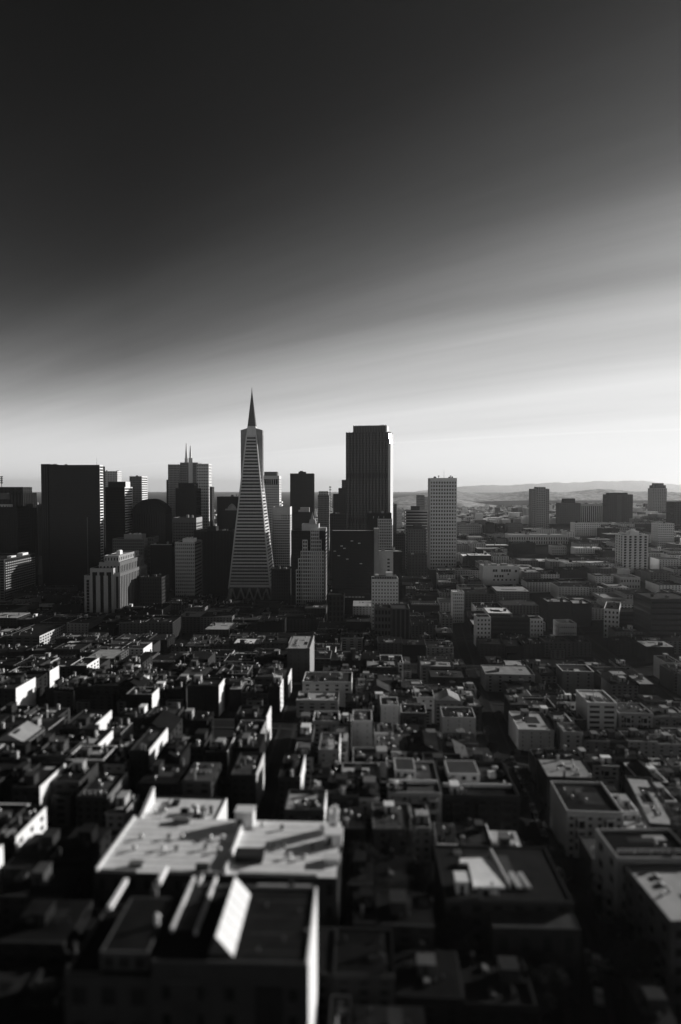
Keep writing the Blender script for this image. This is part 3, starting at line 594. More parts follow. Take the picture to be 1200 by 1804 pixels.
tier(r, -wd/2+2, wd/2-2, 2, 22, h+.2, h+7, 'grey', 'glass', 8, 5, 1, 0.5, 0.4, 0.3); tier(r, -wd/2+6, wd/2-6, 5, 18, h+7.3, h+12, 'mid', 'glass', 5, 5, 1, 0.5, 0.4, 0.3)
tower('dark block cut by the right picture edge on the hill', 1188, 1240, 884, 1200, 30, 'dark', 'glass', 10, 3.6, 0.5, 0.4, vb=925, ng=2)
tower('white apartment block with a dark recess near the right picture edge', 1160, 1188, 922, 1010, 24, 'white', 'glass', 8, 3.4, 0.5, 0.5, name='apartment_block', cat='apartment block', vb=965, ng=2)
r, wd, h = tower('white apartment tower with stacked bays and balconies above the rooftops at right', 1098, 1142, 942, 820, 24, 'white', 'glass', 5, 3.1, 0.5, 0.3, name='apartment_tower', cat='apartment block', vb=1005, ng=0)
for k in range(int(h/3.1)):
    m_ = MB()
    for x in (-11.5, -5.6, 0.3, 6.2): m_.box(x, x+2.7, -1.4, -0.4, 1+k*3.1, 2.3+k*3.1)
    m_.build('balcony_row', 'white', r)
m_ = MB(); m_.box(-5, 6, 5, 16, h, h+5).box(-2, 2, 7, 12, h+5, h+7); m_.build('lift_house', 'white', r)
tower('white garage podium in front of the balconied white tower', 1088, 1110, 1002, 790, 16, 'pale', 'glass_soft', 4, 6, 0.8, 0.7, name='low_block', cat='block', style='blank', vb=1016, ng=0, roof='roof_light')
tower('low white industrial block with a flat pale roof right of the garage podium', 1094, 1128, 1017, 740, 30, 'pale', 'glass', 7, 5, 0.5, 0.6, name='low_block', cat='block', vb=1030, ng=1, roof='roof_mid')
r, wd, h = tower('long stone school with a colonnade of tall windows across the hillside', 897, 1000, 942, 1060, 30, 'pale', 'glass', 24, 5.2, 0.55, 0.35, name='school', cat='school', vb=985, ng=3, roof='roof_light', attic=2)
tower('plain dark block standing before the left half of the stone school', 903, 944, 957, 980, 24, 'dark', 'glass_soft', 9, 3.6, 0.7, 0.6, name='low_block', cat='block', vb=985, ng=1, west='dark')
tower('pale apartment block with small windows at the right end of the stone school', 973, 998, 962, 960, 18, 'pale', 'glass', 7, 3.4, 0.6, 0.55, name='apartment_block', cat='apartment block', vb=985, ng=1)
tower('small dark tower block on the hillside between haze and stone school', 858, 871, 921, 1220, 18, 'dark', 'glass_soft', 5, 3.5, 0.7, 0.6, name='low_block', cat='block', vb=940, ng=0)
tower('plain grey block on the hillside left of the tall grey slab tower', 895, 920, 922, 1240, 20, 'mid', 'glass_soft', 8, 3.5, 0.7, 0.6, name='low_block', cat='block', vb=938, ng=0)
tower('long pale block beyond the tall white gridded tower on its right', 806, 846, 925, 1200, 20, 'light', 'glass', 12, 3.6, 0.5, 0.5, name='low_block', cat='block', vb=940, ng=2)
tower('hazy white building with a blank end right of the white gridded tower', 822, 850, 911, 1600, 20, 'pale', 'glass_soft', 8, 3.8, 0.4, 0.5, name='low_block', cat='block', west='white', ng=0)
r, wd, h = tower('white hall with scattered dark windows on a blank front, right of the gridded tower', 851, 914, 997, 800, 24, 'white', 'glass', 5, 8, 0.9, 0.9, name='white_hall', cat='hall', style='blank', vb=1032, ng=0, roof='roof_light')
Q = lambda u, v: (loc2(r, at(u, v, 800))[0], at(u, v, 800).z-r.location.z)
for ua, ub, va, vb_ in ((868.5, 872, 1003, 1007.5), (872.8, 876.3, 1003, 1007.5), (883, 886.5, 1003, 1007.5), (887.3, 890.8, 1003, 1007.5), (891.6, 895, 1003, 1007.5), (896, 900, 1003, 1007.5), (907, 911, 1004, 1008), (871, 874, 1013, 1017), (875, 878, 1013, 1017), (880, 883, 1013, 1017), (884, 887, 1013, 1017), (894, 897, 1010, 1013)) + tuple((869+k*7.2, 872+k*7.2, 1020, 1023) for k in range(6)):
    xa, za = Q(ua, vb_); xb, zb2 = Q(ub, va); mb = MB(); mb.box(xa, xb, -0.06, 0.4, za, zb2); mb.build('window', 'glass', r)
for bb in ((-wd/2+3, -wd/2+7, 4, 9, h, h+6), (2, 9, 5, 14, h, h+3), (-9, -3, 8, 16, h, h+2.4)):
    m_ = MB(); m_.box(*bb); m_.build('roof_house', 'light', r)
tower('small white cube of flats with even windows among dark roofs', 798, 818, 1043, 655, 14, 'white', 'glass', 6, 3.2, 0.55, 0.5, name='apartment_block', cat='apartment block', vb=1063, ng=2, gbig=.8, roof='roof_white')
tower('white end pavilion with nine windows at the left of the long dark school block', 840, 865, 1087, 560, 14, 'white', 'glass', 4, 3.4, 0.55, 0.55, name='school_wing', cat='block', vb=1108, ng=1, gbig=.7)
tower('long dark banded block between two white end pavilions', 866, 934, 1088, 563, 14, 'dark', 'glass', 16, 3.4, 0.2, 0.45, 'bands', name='school_wing', cat='block', vb=1108, ng=2, gbig=.7)
tower('white end pavilion with a raised stair head right of the long dark banded block', 935, 957, 1090, 560, 14, 'white', 'glass', 4, 3.4, 0.6, 0.55, name='school_wing', cat='block', vb=1108, ng=1, gbig=1.0)
r, wd, h = tower('white corner building with a long window side running left, right of centre', 1065, 1090, 1073, 575, 40, 'white', 'glass', 4, 3.5, 0.55, 0.5, name='corner_block', cat='block', vb=1102, ng=2, ny=12, gbig=.9, theta=0.42)
tower('dark banded garage between the white corner building and the grey brick block', 1091, 1141, 1078, 580, 20, 'dark', 'glass', 12, 3.6, 0.15, 0.5, 'bands', name='low_block', cat='block', vb=1104, ng=2, gbig=.8)
tower('big grey brick block with window bands at the right edge', 1148, 1225, 1055, 545, 36, 'grey', 'glass_soft', 9, 4.2, 0.3, 0.62, 'bands', name='corner_block', cat='block', vb=1108, ng=4, gbig=1.0, roof='roof_mid')
tower('plain dark warehouse wall right of the school pavilions', 965, 1008, 1060, 610, 22, 'dark', 'glass_soft', 6, 5, 0.9, 0.9, name='warehouse', cat='warehouse', style='blank', vb=1085, ng=5, gbig=1.2, roof='roof_light')
tower('plain dark warehouse with pale roof edge left of the white corner building', 1010, 1043, 1063, 615, 22, 'dark', 'glass_soft', 6, 5, 0.9, 0.9, name='warehouse', cat='warehouse', style='blank', vb=1085, ng=2, gbig=1.0, roof='roof_light')
tower('low pale workshop with a row of small windows in front of the dark warehouse', 985, 1016, 1098, 545, 16, 'light', 'glass', 8, 4, 0.5, 0.7, name='low_block', cat='block', vb=1110, ng=1, gbig=.7, roof='roof_mid')
# ================================================================== houses
def solveY(u, v, h, lo=85.0, hi=1400.0):
    Y = lo
    while Y < hi:
        p = at(u, v, Y)
        if p.z <= g(p.x, Y)+h: return Y
        Y += 0.5
    return hi
_sh = {}
def shared(key, fn):
    if key not in _sh: _sh[key] = fn()
    return _sh[key]
def vent_mesh(m='metal'): return MB().cyl(0, 0, 0.22, 0, 0.75, 8).cyl(0, 0, 0.42, 0.75, 0.95, 8, 0.3).cyl(0, 0, 0.3, 0.95, 1.12, 8, 0.1).mesh('roof_vent', m)
def chim_mesh(m): return MB().box(-0.45, 0.45, -0.3, 0.3, 0, 1.7).box(-0.55, 0.55, -0.4, 0.4, 1.7, 1.9).cyl(-0.2, 0, 0.14, 1.9, 2.3, 6).cyl(0.22, 0, 0.14, 1.9, 2.2, 6).mesh('chimney', m)
def sky_mesh(m='metal'): return MB().quadbox([(-0.9, -0.6, 0), (0.9, -0.6, 0), (0.9, 0.6, 0), (-0.9, 0.6, 0), (-0.8, -0.5, 0.3), (0.8, -0.5, 0.3), (0.8, 0.5, 0.7), (-0.8, 0.5, 0.7)]).mesh('skylight', m)
def dress(root, w, D, h, rnd, wall, near, nmax=5, dim=False):
    """roof furniture of a house, each a part of its own"""
    z = h+0.18; x0, x1 = -w/2+1.2, w/2-1.2
    if rnd.random() < 0.6:                       # stair bulkhead with sloped back
        sx = rnd.uniform(1.8, 3.4); sy = rnd.uniform(2.4, 4.5); sz = rnd.uniform(2.0, 2.8); x = rnd.uniform(x0, max(x0+0.1, x1-sx)); y = rnd.uniform(2, max(2.1, D-sy-2))
        mb = MB(); mb.box(x, x+sx, y, y+sy, z, z+sz).box(x-0.15, x+sx+0.15, y-0.15, y+sy+0.15, z+sz, z+sz+0.16)
        b = mb.build('stair_bulkhead', rnd.choice((wall, wall, wall, 'mid', 'dark', 'light', 'white')) if not dim else rnd.choice((wall, 'dark', 'black', 'grey')), root)
        mb = MB(); mb.box(x+sx*0.3, x+sx*0.3+0.9, y-0.06, y, z, z+1.9); mb.build('door', 'dark', b)
    for k in range(rnd.randint(0, 2)): link('chimney', shared(('c', k, dim), lambda: chim_mesh(('mid', 'pale')[k] if not dim else 'dark')), root, (rnd.uniform(x0, x1), rnd.choice((1.0, D-1.0, D*0.5)), z), rnd.choice((0, 1.57)))
    for k in range(rnd.randint(1, nmax)): link('roof_vent', shared('vd' if dim else 'v', lambda: vent_mesh('dark' if dim else 'metal')), root, (rnd.uniform(x0, x1), rnd.uniform(1.5, D-1.5), z))
    for k in range(rnd.randint(0, 2)): link('skylight', shared('sd' if dim else 's', lambda: sky_mesh('dark_metal' if dim else 'metal')), root, (rnd.uniform(x0, x1), rnd.uniform(2, D-2), z), rnd.choice((0, 1.57, 3.14)))
    for k in range(rnd.randint(1, 3)):
        sx = rnd.uniform(1.5, max(1.6, w*0.5)); sy = rnd.uniform(1.5, D*0.4); x = rnd.uniform(x0, max(x0+.01, x1-sx)); y = rnd.uniform(1, max(1.1, D-sy-1)); zz_ = z+0.02+0.012*k
        mb = MB(); mb.box(x, min(x+sx, x1+.6), y, y+sy, z-0.05, zz_); mb.build('roof_patch', rnd.choice(('roof_black', 'roof_dark', 'roof_mid', 'roof_mid', 'roof_light') if not dim else ('roof_black', 'roof_dark')), root)
    if rnd.random() < 0.45:
        x = rnd.uniform(x0, x1); y = rnd.uniform(1, D*0.5); l = rnd.uniform(2, D*0.45); mb = MB(); mb.box(x-.18, x+.18, y, y+l, z+.25, z+.6).box(x-.25, x+.25, y-.25, y+.1, z, z+1.0).box(x-.1, x+.1, y+l-.2, y+l, z, z+.3); mb.build('duct', rnd.choice(('metal', 'mid', 'dark_metal')), root)
    if rnd.random() < 0.3:
        x = rnd.uniform(x0, x1); y = rnd.uniform(1, D-1); mb = MB(); mb.cyl(x, y, .05, z, z+3.2, 5)
        for k in range(4): mb.box(x-.6+.1*k, x+.6-.1*k, y-.03, y+.03, z+2.2+.25*k, z+2.26+.25*k)
        mb.build('roof_aerial', 'dark_metal', root)
    if rnd.random() < 0.22:                       # roof deck with railing
        y0 = rnd.uniform(1, D*0.4); mb = MB()
        for k in range(5): mb.box(x0+(x1-x0)*k/4-0.05, x0+(x1-x0)*k/4+0.05, y0, y0+0.1, z, z+1.1)
        mb.box(x0, x1, y0, y0+0.1, z+1.05, z+1.15).box(x0, x1, y0, y0+0.08, z+0.5, z+0.58); mb.build('railing', rnd.choice(('white', 'dark_metal') if not dim else ('dark_metal',)), root)
def bay(root, x, w, z0, z1, wall, n):
    """three-sided bay window running up the front"""
    d = 1.0; P = [(x-w/2, 0), (x-w/2+0.55, -d), (x+w/2-0.55, -d), (x+w/2, 0)]
    mb = MB(); mb.prism(P, z0, z1); gl = mb.build('bay_window', 'glass', root)
    e = 0.12; P2 = [(x-w/2-e, 0), (x-w/2+0.5, -d-e), (x+w/2-0.5, -d-e), (x+w/2+e, 0)]
    mb = MB(); f = (z1-z0)/n
    for k in range(n+1): mb.prism(P2, max(z0-0.1, z0+k*f-0.55), min(z1+0.3, z0+k*f+0.55))
    for px_, py_ in P2: mb.box(px_-0.12, px_+0.12, py_-0.04, py_+0.2, z0, z1)
    mb.build('bay_frame', wall, gl)
def mk_house(label, X, Y, wd, D, h, theta, wall='mid', roof='roof_dark', west=None, nx=3, nz=None, rnd=random, name='house', cat='house', group=None, bays=0, par=0.7, nf='grid', front=None, sides='NW', near=True, blankw=False, cornice=True, extra=5, pw=0.58, wing=None, dim=False, gable=False):
    z = g(X, Y+D*0.5); z = min(z, g(X, Y)); dz = 0
    root = thing(name, label, cat, (X, Y, z), -theta, group)
    nz = nz or max(2, round(h/3.3)); t = 0.22
    fw = front or wall
    tier(root, -wd/2+t, wd/2-t, t, D, -6, h, fw, 'glass', nx, max(2, int(D/4.5)), nz+2, pw, 0.5, t, sides, nf, roof, par, 'blank' if blankw else None, base=6.6, west=west or wall)
    if par and not dim and rnd.random() < 0.11:
        cm = rnd.choice(('white', 'pale', 'light')); mb = MB(); mb.box(-wd/2-0.06, wd/2+0.06, -0.06, 0.34, h+par, h+par+0.16).box(-wd/2-0.06, wd/2+0.06, D-0.16, D+0.3, h+par, h+par+0.16).box(-wd/2-0.06, -wd/2+0.34, 0.34, D-0.16, h+par, h+par+0.16).box(wd/2-0.34, wd/2+0.06, 0.34, D-0.16, h+par, h+par+0.16); mb.build('coping', cm, root)
    if cornice:
        mb = MB(); mb.box(-wd/2-0.1, wd/2+0.1, -0.42, -0.002, h-0.15, h+0.35).box(-wd/2, wd/2, -0.2, -0.002, h-0.7, h-0.4); mb.build('cornice', fw, root)
    if gable:                                     # low pitched roof over the flat one
        mb = MB(); mb.v = [(-wd/2-.2, .1, h+.2), (wd/2+.2, .1, h+.2), (0, .1, h+.2+wd*.26), (-wd/2-.2, D-.1, h+.2), (wd/2+.2, D-.1, h+.2), (0, D-.1, h+.2+wd*.26)]
        mb.f = [(0, 1, 2), (5, 4, 3), (1, 4, 5, 2), (0, 2, 5, 3), (0, 3, 4, 1)]; mb.build('pitched_roof', roof, root)
    for k in range(bays): bay(root, -wd/2+wd*(k+0.5)/bays, min(3.0, wd/bays*0.6), 3.2, h-0.9, fw, max(1, nz-1))
    if extra: dress(root, wd, D, h, rnd, wall, near, extra, dim)
    if wing:                                      # lower wing on the near side
        ww, wl, wx, wh, wm, wr_ = wing
        tier(root, wx-ww/2, wx+ww/2, -wl, -0.45, -6, wh, wm, 'glass', max(1, int(ww/2.8)), 1, max(2, round(wh/3.3))+2, 0.6, 0.5, 0.18, 'NW', 'grid', wr_, 0.4, 'blank', base=6.6, names=('wing_wall', 'wing_windows', 'wing_roof', 'wing_parapet'))
    FOOT.append((X-wd/2-0.3, X+wd/2+0.3, Y-0.5-(wing[1] if wing else 0), Y+D+0.3))
    return root
def H(label, u0, u1, vf, h, D, vis=None, **k):
    um = (u0+u1)/2; Y = solveY(um, vf, h+0.7); A = at(u0, vf, Y); B = at(u1, vf, Y)
    guard(u0, u1+6, vis or vf+20, Y)
    th = k.pop('theta', THETA if u1 < 780 else 0.07)
    z0 = g((A.x+B.x)/2, Y); return mk_house(label, (A.x+B.x)/2, Y, B.x-A.x, D, h, th, **k)

# ---- near hero 1: long building under the white roof
rA = onz(165, 1543, 70); rB = onz(592, 1543, 70); rC = onz(600, 1446, 70); RY = rA.y; RD = rC.y-rA.y; RW = rB.x-rA.x; RX = (rA.x+rB.x)/2
z = 60.0; r = thing('flat_roofed_building', 'long building with a big white flat roof dotted with vents, lower left', 'building', (RX, RY, z), -0.045)
FOOT.append((rA.x-1, rB.x+2, RY-1, RY+RD+1)); guard(165, 605, 1545, RY)
hh = 70-z
tier(r, -RW/2, RW/2, 0.2, RD, -18, hh, 'dark', 'glass', 16, 8, 5, 0.6, 0.5, 0.25, 'NWE', 'grid', 'roof_white', 0.0, base=6, west='dark')
def RL(u, v, zz=70): q = loc2(r, onz(u, v, zz)); return q
for a, b in (((172, 1541), (240, 1541)), ((285, 1541), (392, 1541)), ((420, 1541), (560, 1541))):
    p0 = RL(*a); p1 = RL(*b); mb = MB(); mb.box(p0[0], p1[0], -0.05, 0.25, hh+.18, hh+0.75); mb.build('parapet', 'light', r)
p0 = RL(165, 1543); p1 = RL(245, 1446); mb = MB(); mb.box(-RW/2-0.2, -RW/2+0.25, 0.3, RD, hh+.18, hh+0.8); mb.build('parapet', 'pale', r)
for u, v in ((548/3+0, 0),): pass
mb = MB()                                         # dividing fire wall, front to back
x = RL(412, 1500)[0]; mb.quadbox([(x-0.25, 0.5, hh), (x+0.25, 0.5, hh), (x+0.25, RD-0.5, hh), (x-0.25, RD-0.5, hh), (x-0.25, 0.5, hh+1.0), (x+0.25, 0.5, hh+1.0), (x+0.25, RD-0.5, hh+1.5), (x-0.25, RD-0.5, hh+1.5)]); mb.build('fire_wall', 'white', r)
vents = [(249, 1479), (298, 1479), (321, 1479), (370, 1480), (393, 1480), (237, 1499), (288, 1498), (311, 1500), (362, 1498), (386, 1502), (480, 1495), (501, 1495), (550, 1497), (511, 1513), (536, 1514), (575, 1495), (462, 1458), (497, 1463), (567, 1464), (330, 1449)]
for u, v in vents:
    q = RL(u, v); mb = MB(); mb.cyl(q[0], q[1], 0.32, hh+.15, hh+0.9, 8).cyl(q[0], q[1], 0.55, hh+0.9, hh+1.2, 8, 0.4); mb.build('roof_vent', random.choice(('white', 'metal', 'mid')), r)
for ua, ub, v, hz, dd, m in ((421, 452, 1443, 3.6, 3.2, 'white'), (572, 603, 1492, 2.6, 3.0, 'white'), (578, 596, 1468, 4.2, 2.4, 'pale'), (413, 462, 1522, 1.5, 3.0, 'dark'), (306, 334, 1452, 1.0, 1.6, 'mid'), (228, 250, 1530, 0.9, 1.2, 'mid'), (345, 366, 1538, 1.2, 1.2, 'dark'), (570, 598, 1525, 1.2, 2.2, 'pale')):
    a = RL(ua, v); b = RL(ub, v); y = min(a[1], RD-dd-0.3)
    mb = MB(); mb.box(a[0], b[0], y, y+dd, hh+.15, hh+hz).box(a[0]-0.15, b[0]+0.15, y-0.15, y+dd+0.15, hh+hz, hh+hz+0.15); q = mb.build('stair_bulkhead' if hz > 2 else 'rooftop_unit', m, r)
    if hz > 2: mb = MB(); mb.box(a[0]+0.6, a[0]+1.5, y-0.06, y, hh+.2, hh+2.1); mb.build('door', 'dark', q)
mb = MB(); a = RL(586, 1470); mb.cyl(a[0]+0.6, RD-4.6, 0.5, hh+3, hh+6.2, 8).cyl(a[0]-0.8, RD-4.2, 0.35, hh+3, hh+5.2, 8); mb.build('chimney', 'pale', r)
for k in range(9):                                # roofing-felt seams
    mb = MB(); y = 1.5+k*2.2; mb.box(-RW/2+0.6, RW/2-0.6, y, y+0.10, hh+0.179, hh+0.215); mb.build('roof_seam', 'roof_light', r)
# ---- white irregular roof behind it
rr = mk_house('house with a cluttered white roof just behind the big vented roof', *(lambda p, q: ((p.x+q.x)/2, p.y))(onz(238, 1428, 68), onz(364, 1428, 68)), 19.5, 17, 9, 0.06, 'dark', 'roof_white', 'white', 5, 3, random.Random(5), par=0.5, blankw=True, extra=9)
gear(rr, -8, 8, 3, 15, 9.2, 6, ('white', 'pale', 'dark'), 0.7); guard(230, 368, 1432, rr.location.y)
mb = MB(); mb.quadbox([(-9.4, 2, 9), (-8.6, 2, 9), (-8.6, 14, 9), (-9.4, 14, 9), (-9.4, 2, 9.6), (-8.6, 2, 9.6), (-8.6, 14, 13.4), (-9.4, 14, 13.4)]); mb.build('stepped_gable', 'white', rr)
# ---- near hero 2: dark-roofed building at the bottom
zR = 79.0; a = onz(268, 1692, zR); b = onz(544, 1700, zR); c = onz(559, 1566, zR); Wd = b.x-a.x; Dp = c.y-b.y
r = thing('dark_roofed_building', 'near dark-roofed building with a white slanted roof light, bottom left', 'building', ((a.x+b.x)/2, b.y, 66), -0.03)
FOOT.append((a.x-9, b.x+1, b.y-1, b.y+Dp+1)); guard(130, 560, 1800, b.y); hh = zR-66; z = 66
tier(r, -Wd/2+0.2, Wd/2-0.2, 0.2, Dp, -22, hh, 'dark', 'glass', 5, 5, 6, 0.7, 0.55, 0.2, 'N', 'grid', 'roof_black', 0.0, west='white', base=9, attic=2.2)
def RL(u, v, zz=zR): return loc2(r, onz(u, v, zz))
mb = MB(); mb.box(Wd/2-0.3, Wd/2+0.02, 0, Dp, hh+.1, hh+0.55); mb.build('parapet', 'white', r)
mb = MB(); mb.box(-Wd/2, Wd/2-0.32, Dp-0.25, Dp+0.05, hh+.1, hh+0.6); mb.build('parapet', 'mid', r)
mb = MB(); mb.box(-Wd/2, Wd/2-0.32, -0.02, 0.2, hh+.1, hh+0.5); mb.build('parapet', 'grey', r)
q0 = RL(385, 1688); q1 = RL(432, 1578); x0 = q0[0]; y0, y1 = q0[1]+0.2, min(q1[1], Dp-0.6)   # slanted roof light: a wedge whose sunny slope faces right
mb = MB(); mb.v = [(x0-1.6, y0, hh+.1), (x0+2.0, y0, hh+.1), (x0-0.4, y0, hh+2.9), (x0-1.6, y1, hh+.1), (x0+2.0, y1, hh+.1), (x0-0.4, y1, hh+2.9)]
mb.f = [(0, 1, 2), (5, 4, 3), (1, 4, 5, 2), (0, 2, 5, 3), (0, 3, 4, 1)]; sk = mb.build('roof_light', 'grey', r)
mb = MB(); mb.quadbox([(x0+2.06, y0-0.1, hh+.12), (x0+2.12, y0-0.1, hh+.2), (x0+2.12, y1+0.1, hh+.2), (x0+2.06, y1+0.1, hh+.12), (x0-0.45, y0-0.1, hh+2.96), (x0-0.36, y0-0.1, hh+3.02), (x0-0.36, y1+0.1, hh+3.02), (x0-0.45, y1+0.1, hh+2.96)]); mb.build('white_slope', 'white', sk)
for k in range(1, 6):
    yk = y0+(y1-y0)*k/6; mb = MB(); mb.bar((x0+2.1, yk, hh+.2), (x0-0.38, yk, hh+3.03), 0.045); mb.build('joint_strip', 'light', sk)
for u0_, v0_, u1_, v1_, t, hz, m in ((303, 1645, 338, 1552, 0.2, 0.9, 'white'), (345, 1650, 384, 1552, 0.2, 0.9, 'white'), (350, 1566, 354, 1548, 0.1, 0.8, 'white'), (193, 1605, 224, 1555, 0.3, 0.8, 'white'), (280, 1562, 292, 1535, 0.25, 1.2, 'white')):
    p = RL(u0_, v0_); q = RL(u1_, v1_); mb = MB(); y1_ = q[1]
    mb.box(p[0]-t, p[0]+t, p[1], y1_, hh+.1, hh+hz); mb.build('kerb_wall', m, r)
p = RL(303, 1645); q = RL(345, 1648)
for k in range(5):
    y = p[1]+0.6+k*2.5
    mb = MB(); mb.quadbox([(p[0]+0.35, y, hh+.1), (q[0]-0.35, y, hh+.1), (q[0]-0.35, y+2.1, hh+.1), (p[0]+0.35, y+2.1, hh+.1), (p[0]+0.35, y, hh+.35), (q[0]-0.35, y, hh+.35), (q[0]-0.35, y+2.1, hh+.55), (p[0]+0.35, y+2.1, hh+.55)]); mb.build('roof_panel', ('dark_metal', 'grey', 'dark_metal')[k % 3], r)
mb = MB(); q = RL(277, 1630); mb.cyl(q[0], q[1], 0.35, hh-2, hh+1.4, 10).cyl(q[0], q[1], 0.5, hh+1.4, hh+1.8, 10, 0.2); mb.build('flue', 'white', r)
mb = MB(); q = RL(272, 1570); mb.cyl(q[0], q[1], 0.25, hh-2, hh+1.4, 8).box(q[0]-.5, q[0]+.5, q[1]-.4, q[1]+.4, hh-1, hh+.4); mb.build('flue', 'mid', r)
q = RL(515, 1552); mb = MB(); mb.box(RL(452, 1560)[0], RL(548, 1560)[0], Dp+0.1, Dp+2.2, hh-3, hh-0.4); mb.build('rear_terrace', 'light', r); mb = MB(); mb.cyl(q[0], Dp+1.0, 0.7, hh-.4, hh+0.8, 9, 0.5); mb.build('planter_bush', 'leaf', r)
q = RL(541, 1645); mb = MB(); mb.cyl(q[0], q[1], 0.3, hh, hh+0.7, 8); mb.build('roof_vent', 'mid', r)
for k in range(4):
    mb = MB(); yk = 2.5+k*4.0; mb.box(RL(440, 1640)[0], Wd/2-0.6, yk, yk+0.12, hh+.17, hh+.21); mb.build('roof_seam', 'roof_mid', r)
for u, v in ((470, 1600), (500, 1660), (528, 1610), (455, 1680)):
    q = RL(u, v); mb = MB(); mb.cyl(q[0], q[1], 0.14, hh, hh+0.7, 7).cyl(q[0], q[1], 0.25, hh+.7, hh+.85, 7, .1); mb.build('roof_vent', 'grey', r)
# left annex, one storey lower
xl = RL(130, 1700, 76)[0]; tier(r, xl, -Wd/2-0.3, 1.0, Dp-1, -22, hh-3.0, 'dark', 'glass', 3, 4, 5, 0.5, 0.5, 0.2, 'N', 'grid', 'roof_black', 0.5, base=7)
q = RL(178, 1690, 78); tier(r, q[0], q[0]+6.6, 2.2, Dp-3, hh-2.8, hh-0.2, 'grey', 'glass', 3, 3, 1, 0.25, 0.4, 0.15, 'N', 'grid', 'roof_black', 0.3, names=('penthouse_wall', 'windows', 'roof', 'parapet'))
mb = MB(); mb.box(xl, xl+0.12, 0.6, Dp-1, hh-2.4, hh-2.2).box(xl, xl+5, 0.6, 0.7, hh-2.0, hh-1.9)
for k in range(8): mb.box(xl, xl+0.1, 0.8+k*2, 0.9+k*2, hh-2.9, hh-2.2)
mb.build('railing', 'mid', r)
# garage-like panels on the shaded front
for k, (u, m) in enumerate(((300, 'dark'), (450, 'black'))):
    p = loc2(r, at(u, 1740, b.y))[0]; mb = MB(); mb.box(p, p+3.9, -0.12, 0.1, hh-9, hh-2.6); mb.build('front_window', m, r); mb = MB(); mb.box(p-0.2, p+4.1, -0.2, 0.0, hh-2.6, hh-2.4); mb.build('lintel', 'grey', r)

# ---- near right: roof complex with white deck
a = onz(785, 1586, 62); b = onz(1008, 1586, 62); c = onz(970, 1492, 62)
r = mk_house('dark flat-roofed house with a pale curved deck and slanted parapets, lower right centre', (a.x+b.x)/2, a.y, b.x-a.x, c.y-a.y, 62-g((a.x+b.x)/2, a.y), 0.03, 'dark', 'roof_dark', 'dark', 6, 3, random.Random(3), blankw=True, par=0.5, extra=3)
guard(780, 1010, 1590, a.y); hh = 62-r.location.z
def RL(u, v, zz=62): return loc2(r, onz(u, v, zz))
p = RL(823, 1555); q = RL(888, 1500)
mb = MB(); mb.prism([(p[0]+1, 3.5), (p[0]+7.6, 3.5), (p[0]+7.9, 8), (p[0]+6.6, 13), (p[0]+5.6, 14.6), (p[0]-.4, 14.2), (p[0]-.4, 12.5), (p[0]+1.2, 12.3)], hh+.15, hh+.7); mb.build('roof_deck', 'roof_white', r)
mb = MB(); mb.quadbox([(p[0]+8.4, 4, hh), (p[0]+8.7, 4, hh), (p[0]+7.2, 17, hh), (p[0]+6.9, 17, hh), (p[0]+8.4, 4, hh+1.0), (p[0]+8.7, 4, hh+1.0), (p[0]+7.2, 17, hh+1.6), (p[0]+6.9, 17, hh+1.6)]); mb.build('deck_wall', 'white', r)
for k in range(2):
    mb = MB(); x = p[0]+10.2+k*1.8; mb.quadbox([(x, 4, hh), (x+1.0, 4, hh), (x, 8, hh), (x-1.0, 8, hh), (x, 4, hh+.5), (x+1.0, 4, hh+.5), (x, 8, hh+1.4), (x-1.0, 8, hh+1.4)]); mb.build('stair_screen', 'pale', r)
tier(r, -4, 12.5, -5.2, 0.0, -10, hh-2.5, 'dark', 'glass', 4, 2, 4, 0.6, 0.5, 0.2, 'N', 'grid', 'roof_mid', 0.3)

# ---- hero houses read off the picture (label, u0, u1, v of the front roof edge, height, depth ...)
RN = random.Random
H('white bay-fronted apartment house with a dark roof, right of centre near the front', 1000, 1098, 1428, 14, 20, vis=1485, wall='pale', front='pale', roof='roof_black', nx=6, bays=2, rnd=RN(1), par=1.0)
q1_ = H('grey house with rows of bay windows and a pale roof edge, above the bare tree', 684, 778, 1392, 14, 22, vis=1450, wall='mid', front='light', roof='roof_mid', nx=5, bays=3, rnd=RN(2), theta=0.04)
q2_ = H('big dark apartment house with a white parapet, left kerb of the right-hand street', 782, 915, 1400, 15, 24, vis=1465, wall='dark', front='dark', west='dark', roof='roof_dark', nx=8, bays=3, rnd=RN(3), theta=0.04, par=1.2)
for q_, w_, d_ in ((q1_, 15, 22), (q2_, 21, 24)):
    z_ = (14 if q_ is q1_ else 15)+0.2
    gear(q_, -w_/2+1, w_/2-1, 1.5, d_-2, z_, 7, ('white', 'pale', 'dark', 'mid', 'roof_black'), 0.75)
    tier(q_, -w_/2+2.5, w_/2-w_*0.45, d_*0.45, d_*0.85, z_, z_+2.4, 'pale', 'glass', 3, 2, 1, 0.6, 0.5, 0.15, 'NW', 'grid', 'roof_mid', 0.2, names=('penthouse_wall', 'penthouse_windows', 'penthouse_roof', 'penthouse_parapet'))
    mb = MB(); mb.box(-w_/2+0.5, w_/2-0.6, d_*0.3, d_*0.3+0.35, z_, z_+1.1); mb.build('fire_wall', 'white', q_)
H('low grey house with blank wall behind the bare tree', 657, 726, 1458, 11, 14, vis=1500, wall='mid', front='mid', roof='roof_mid', nx=2, pw=0.85, rnd=RN(4))
H('narrow pale house with a dark gable beside the blank-walled grey house', 727, 760, 1457, 11, 14, vis=1500, wall='light', front='light', roof='roof_dark', nx=2, rnd=RN(44))
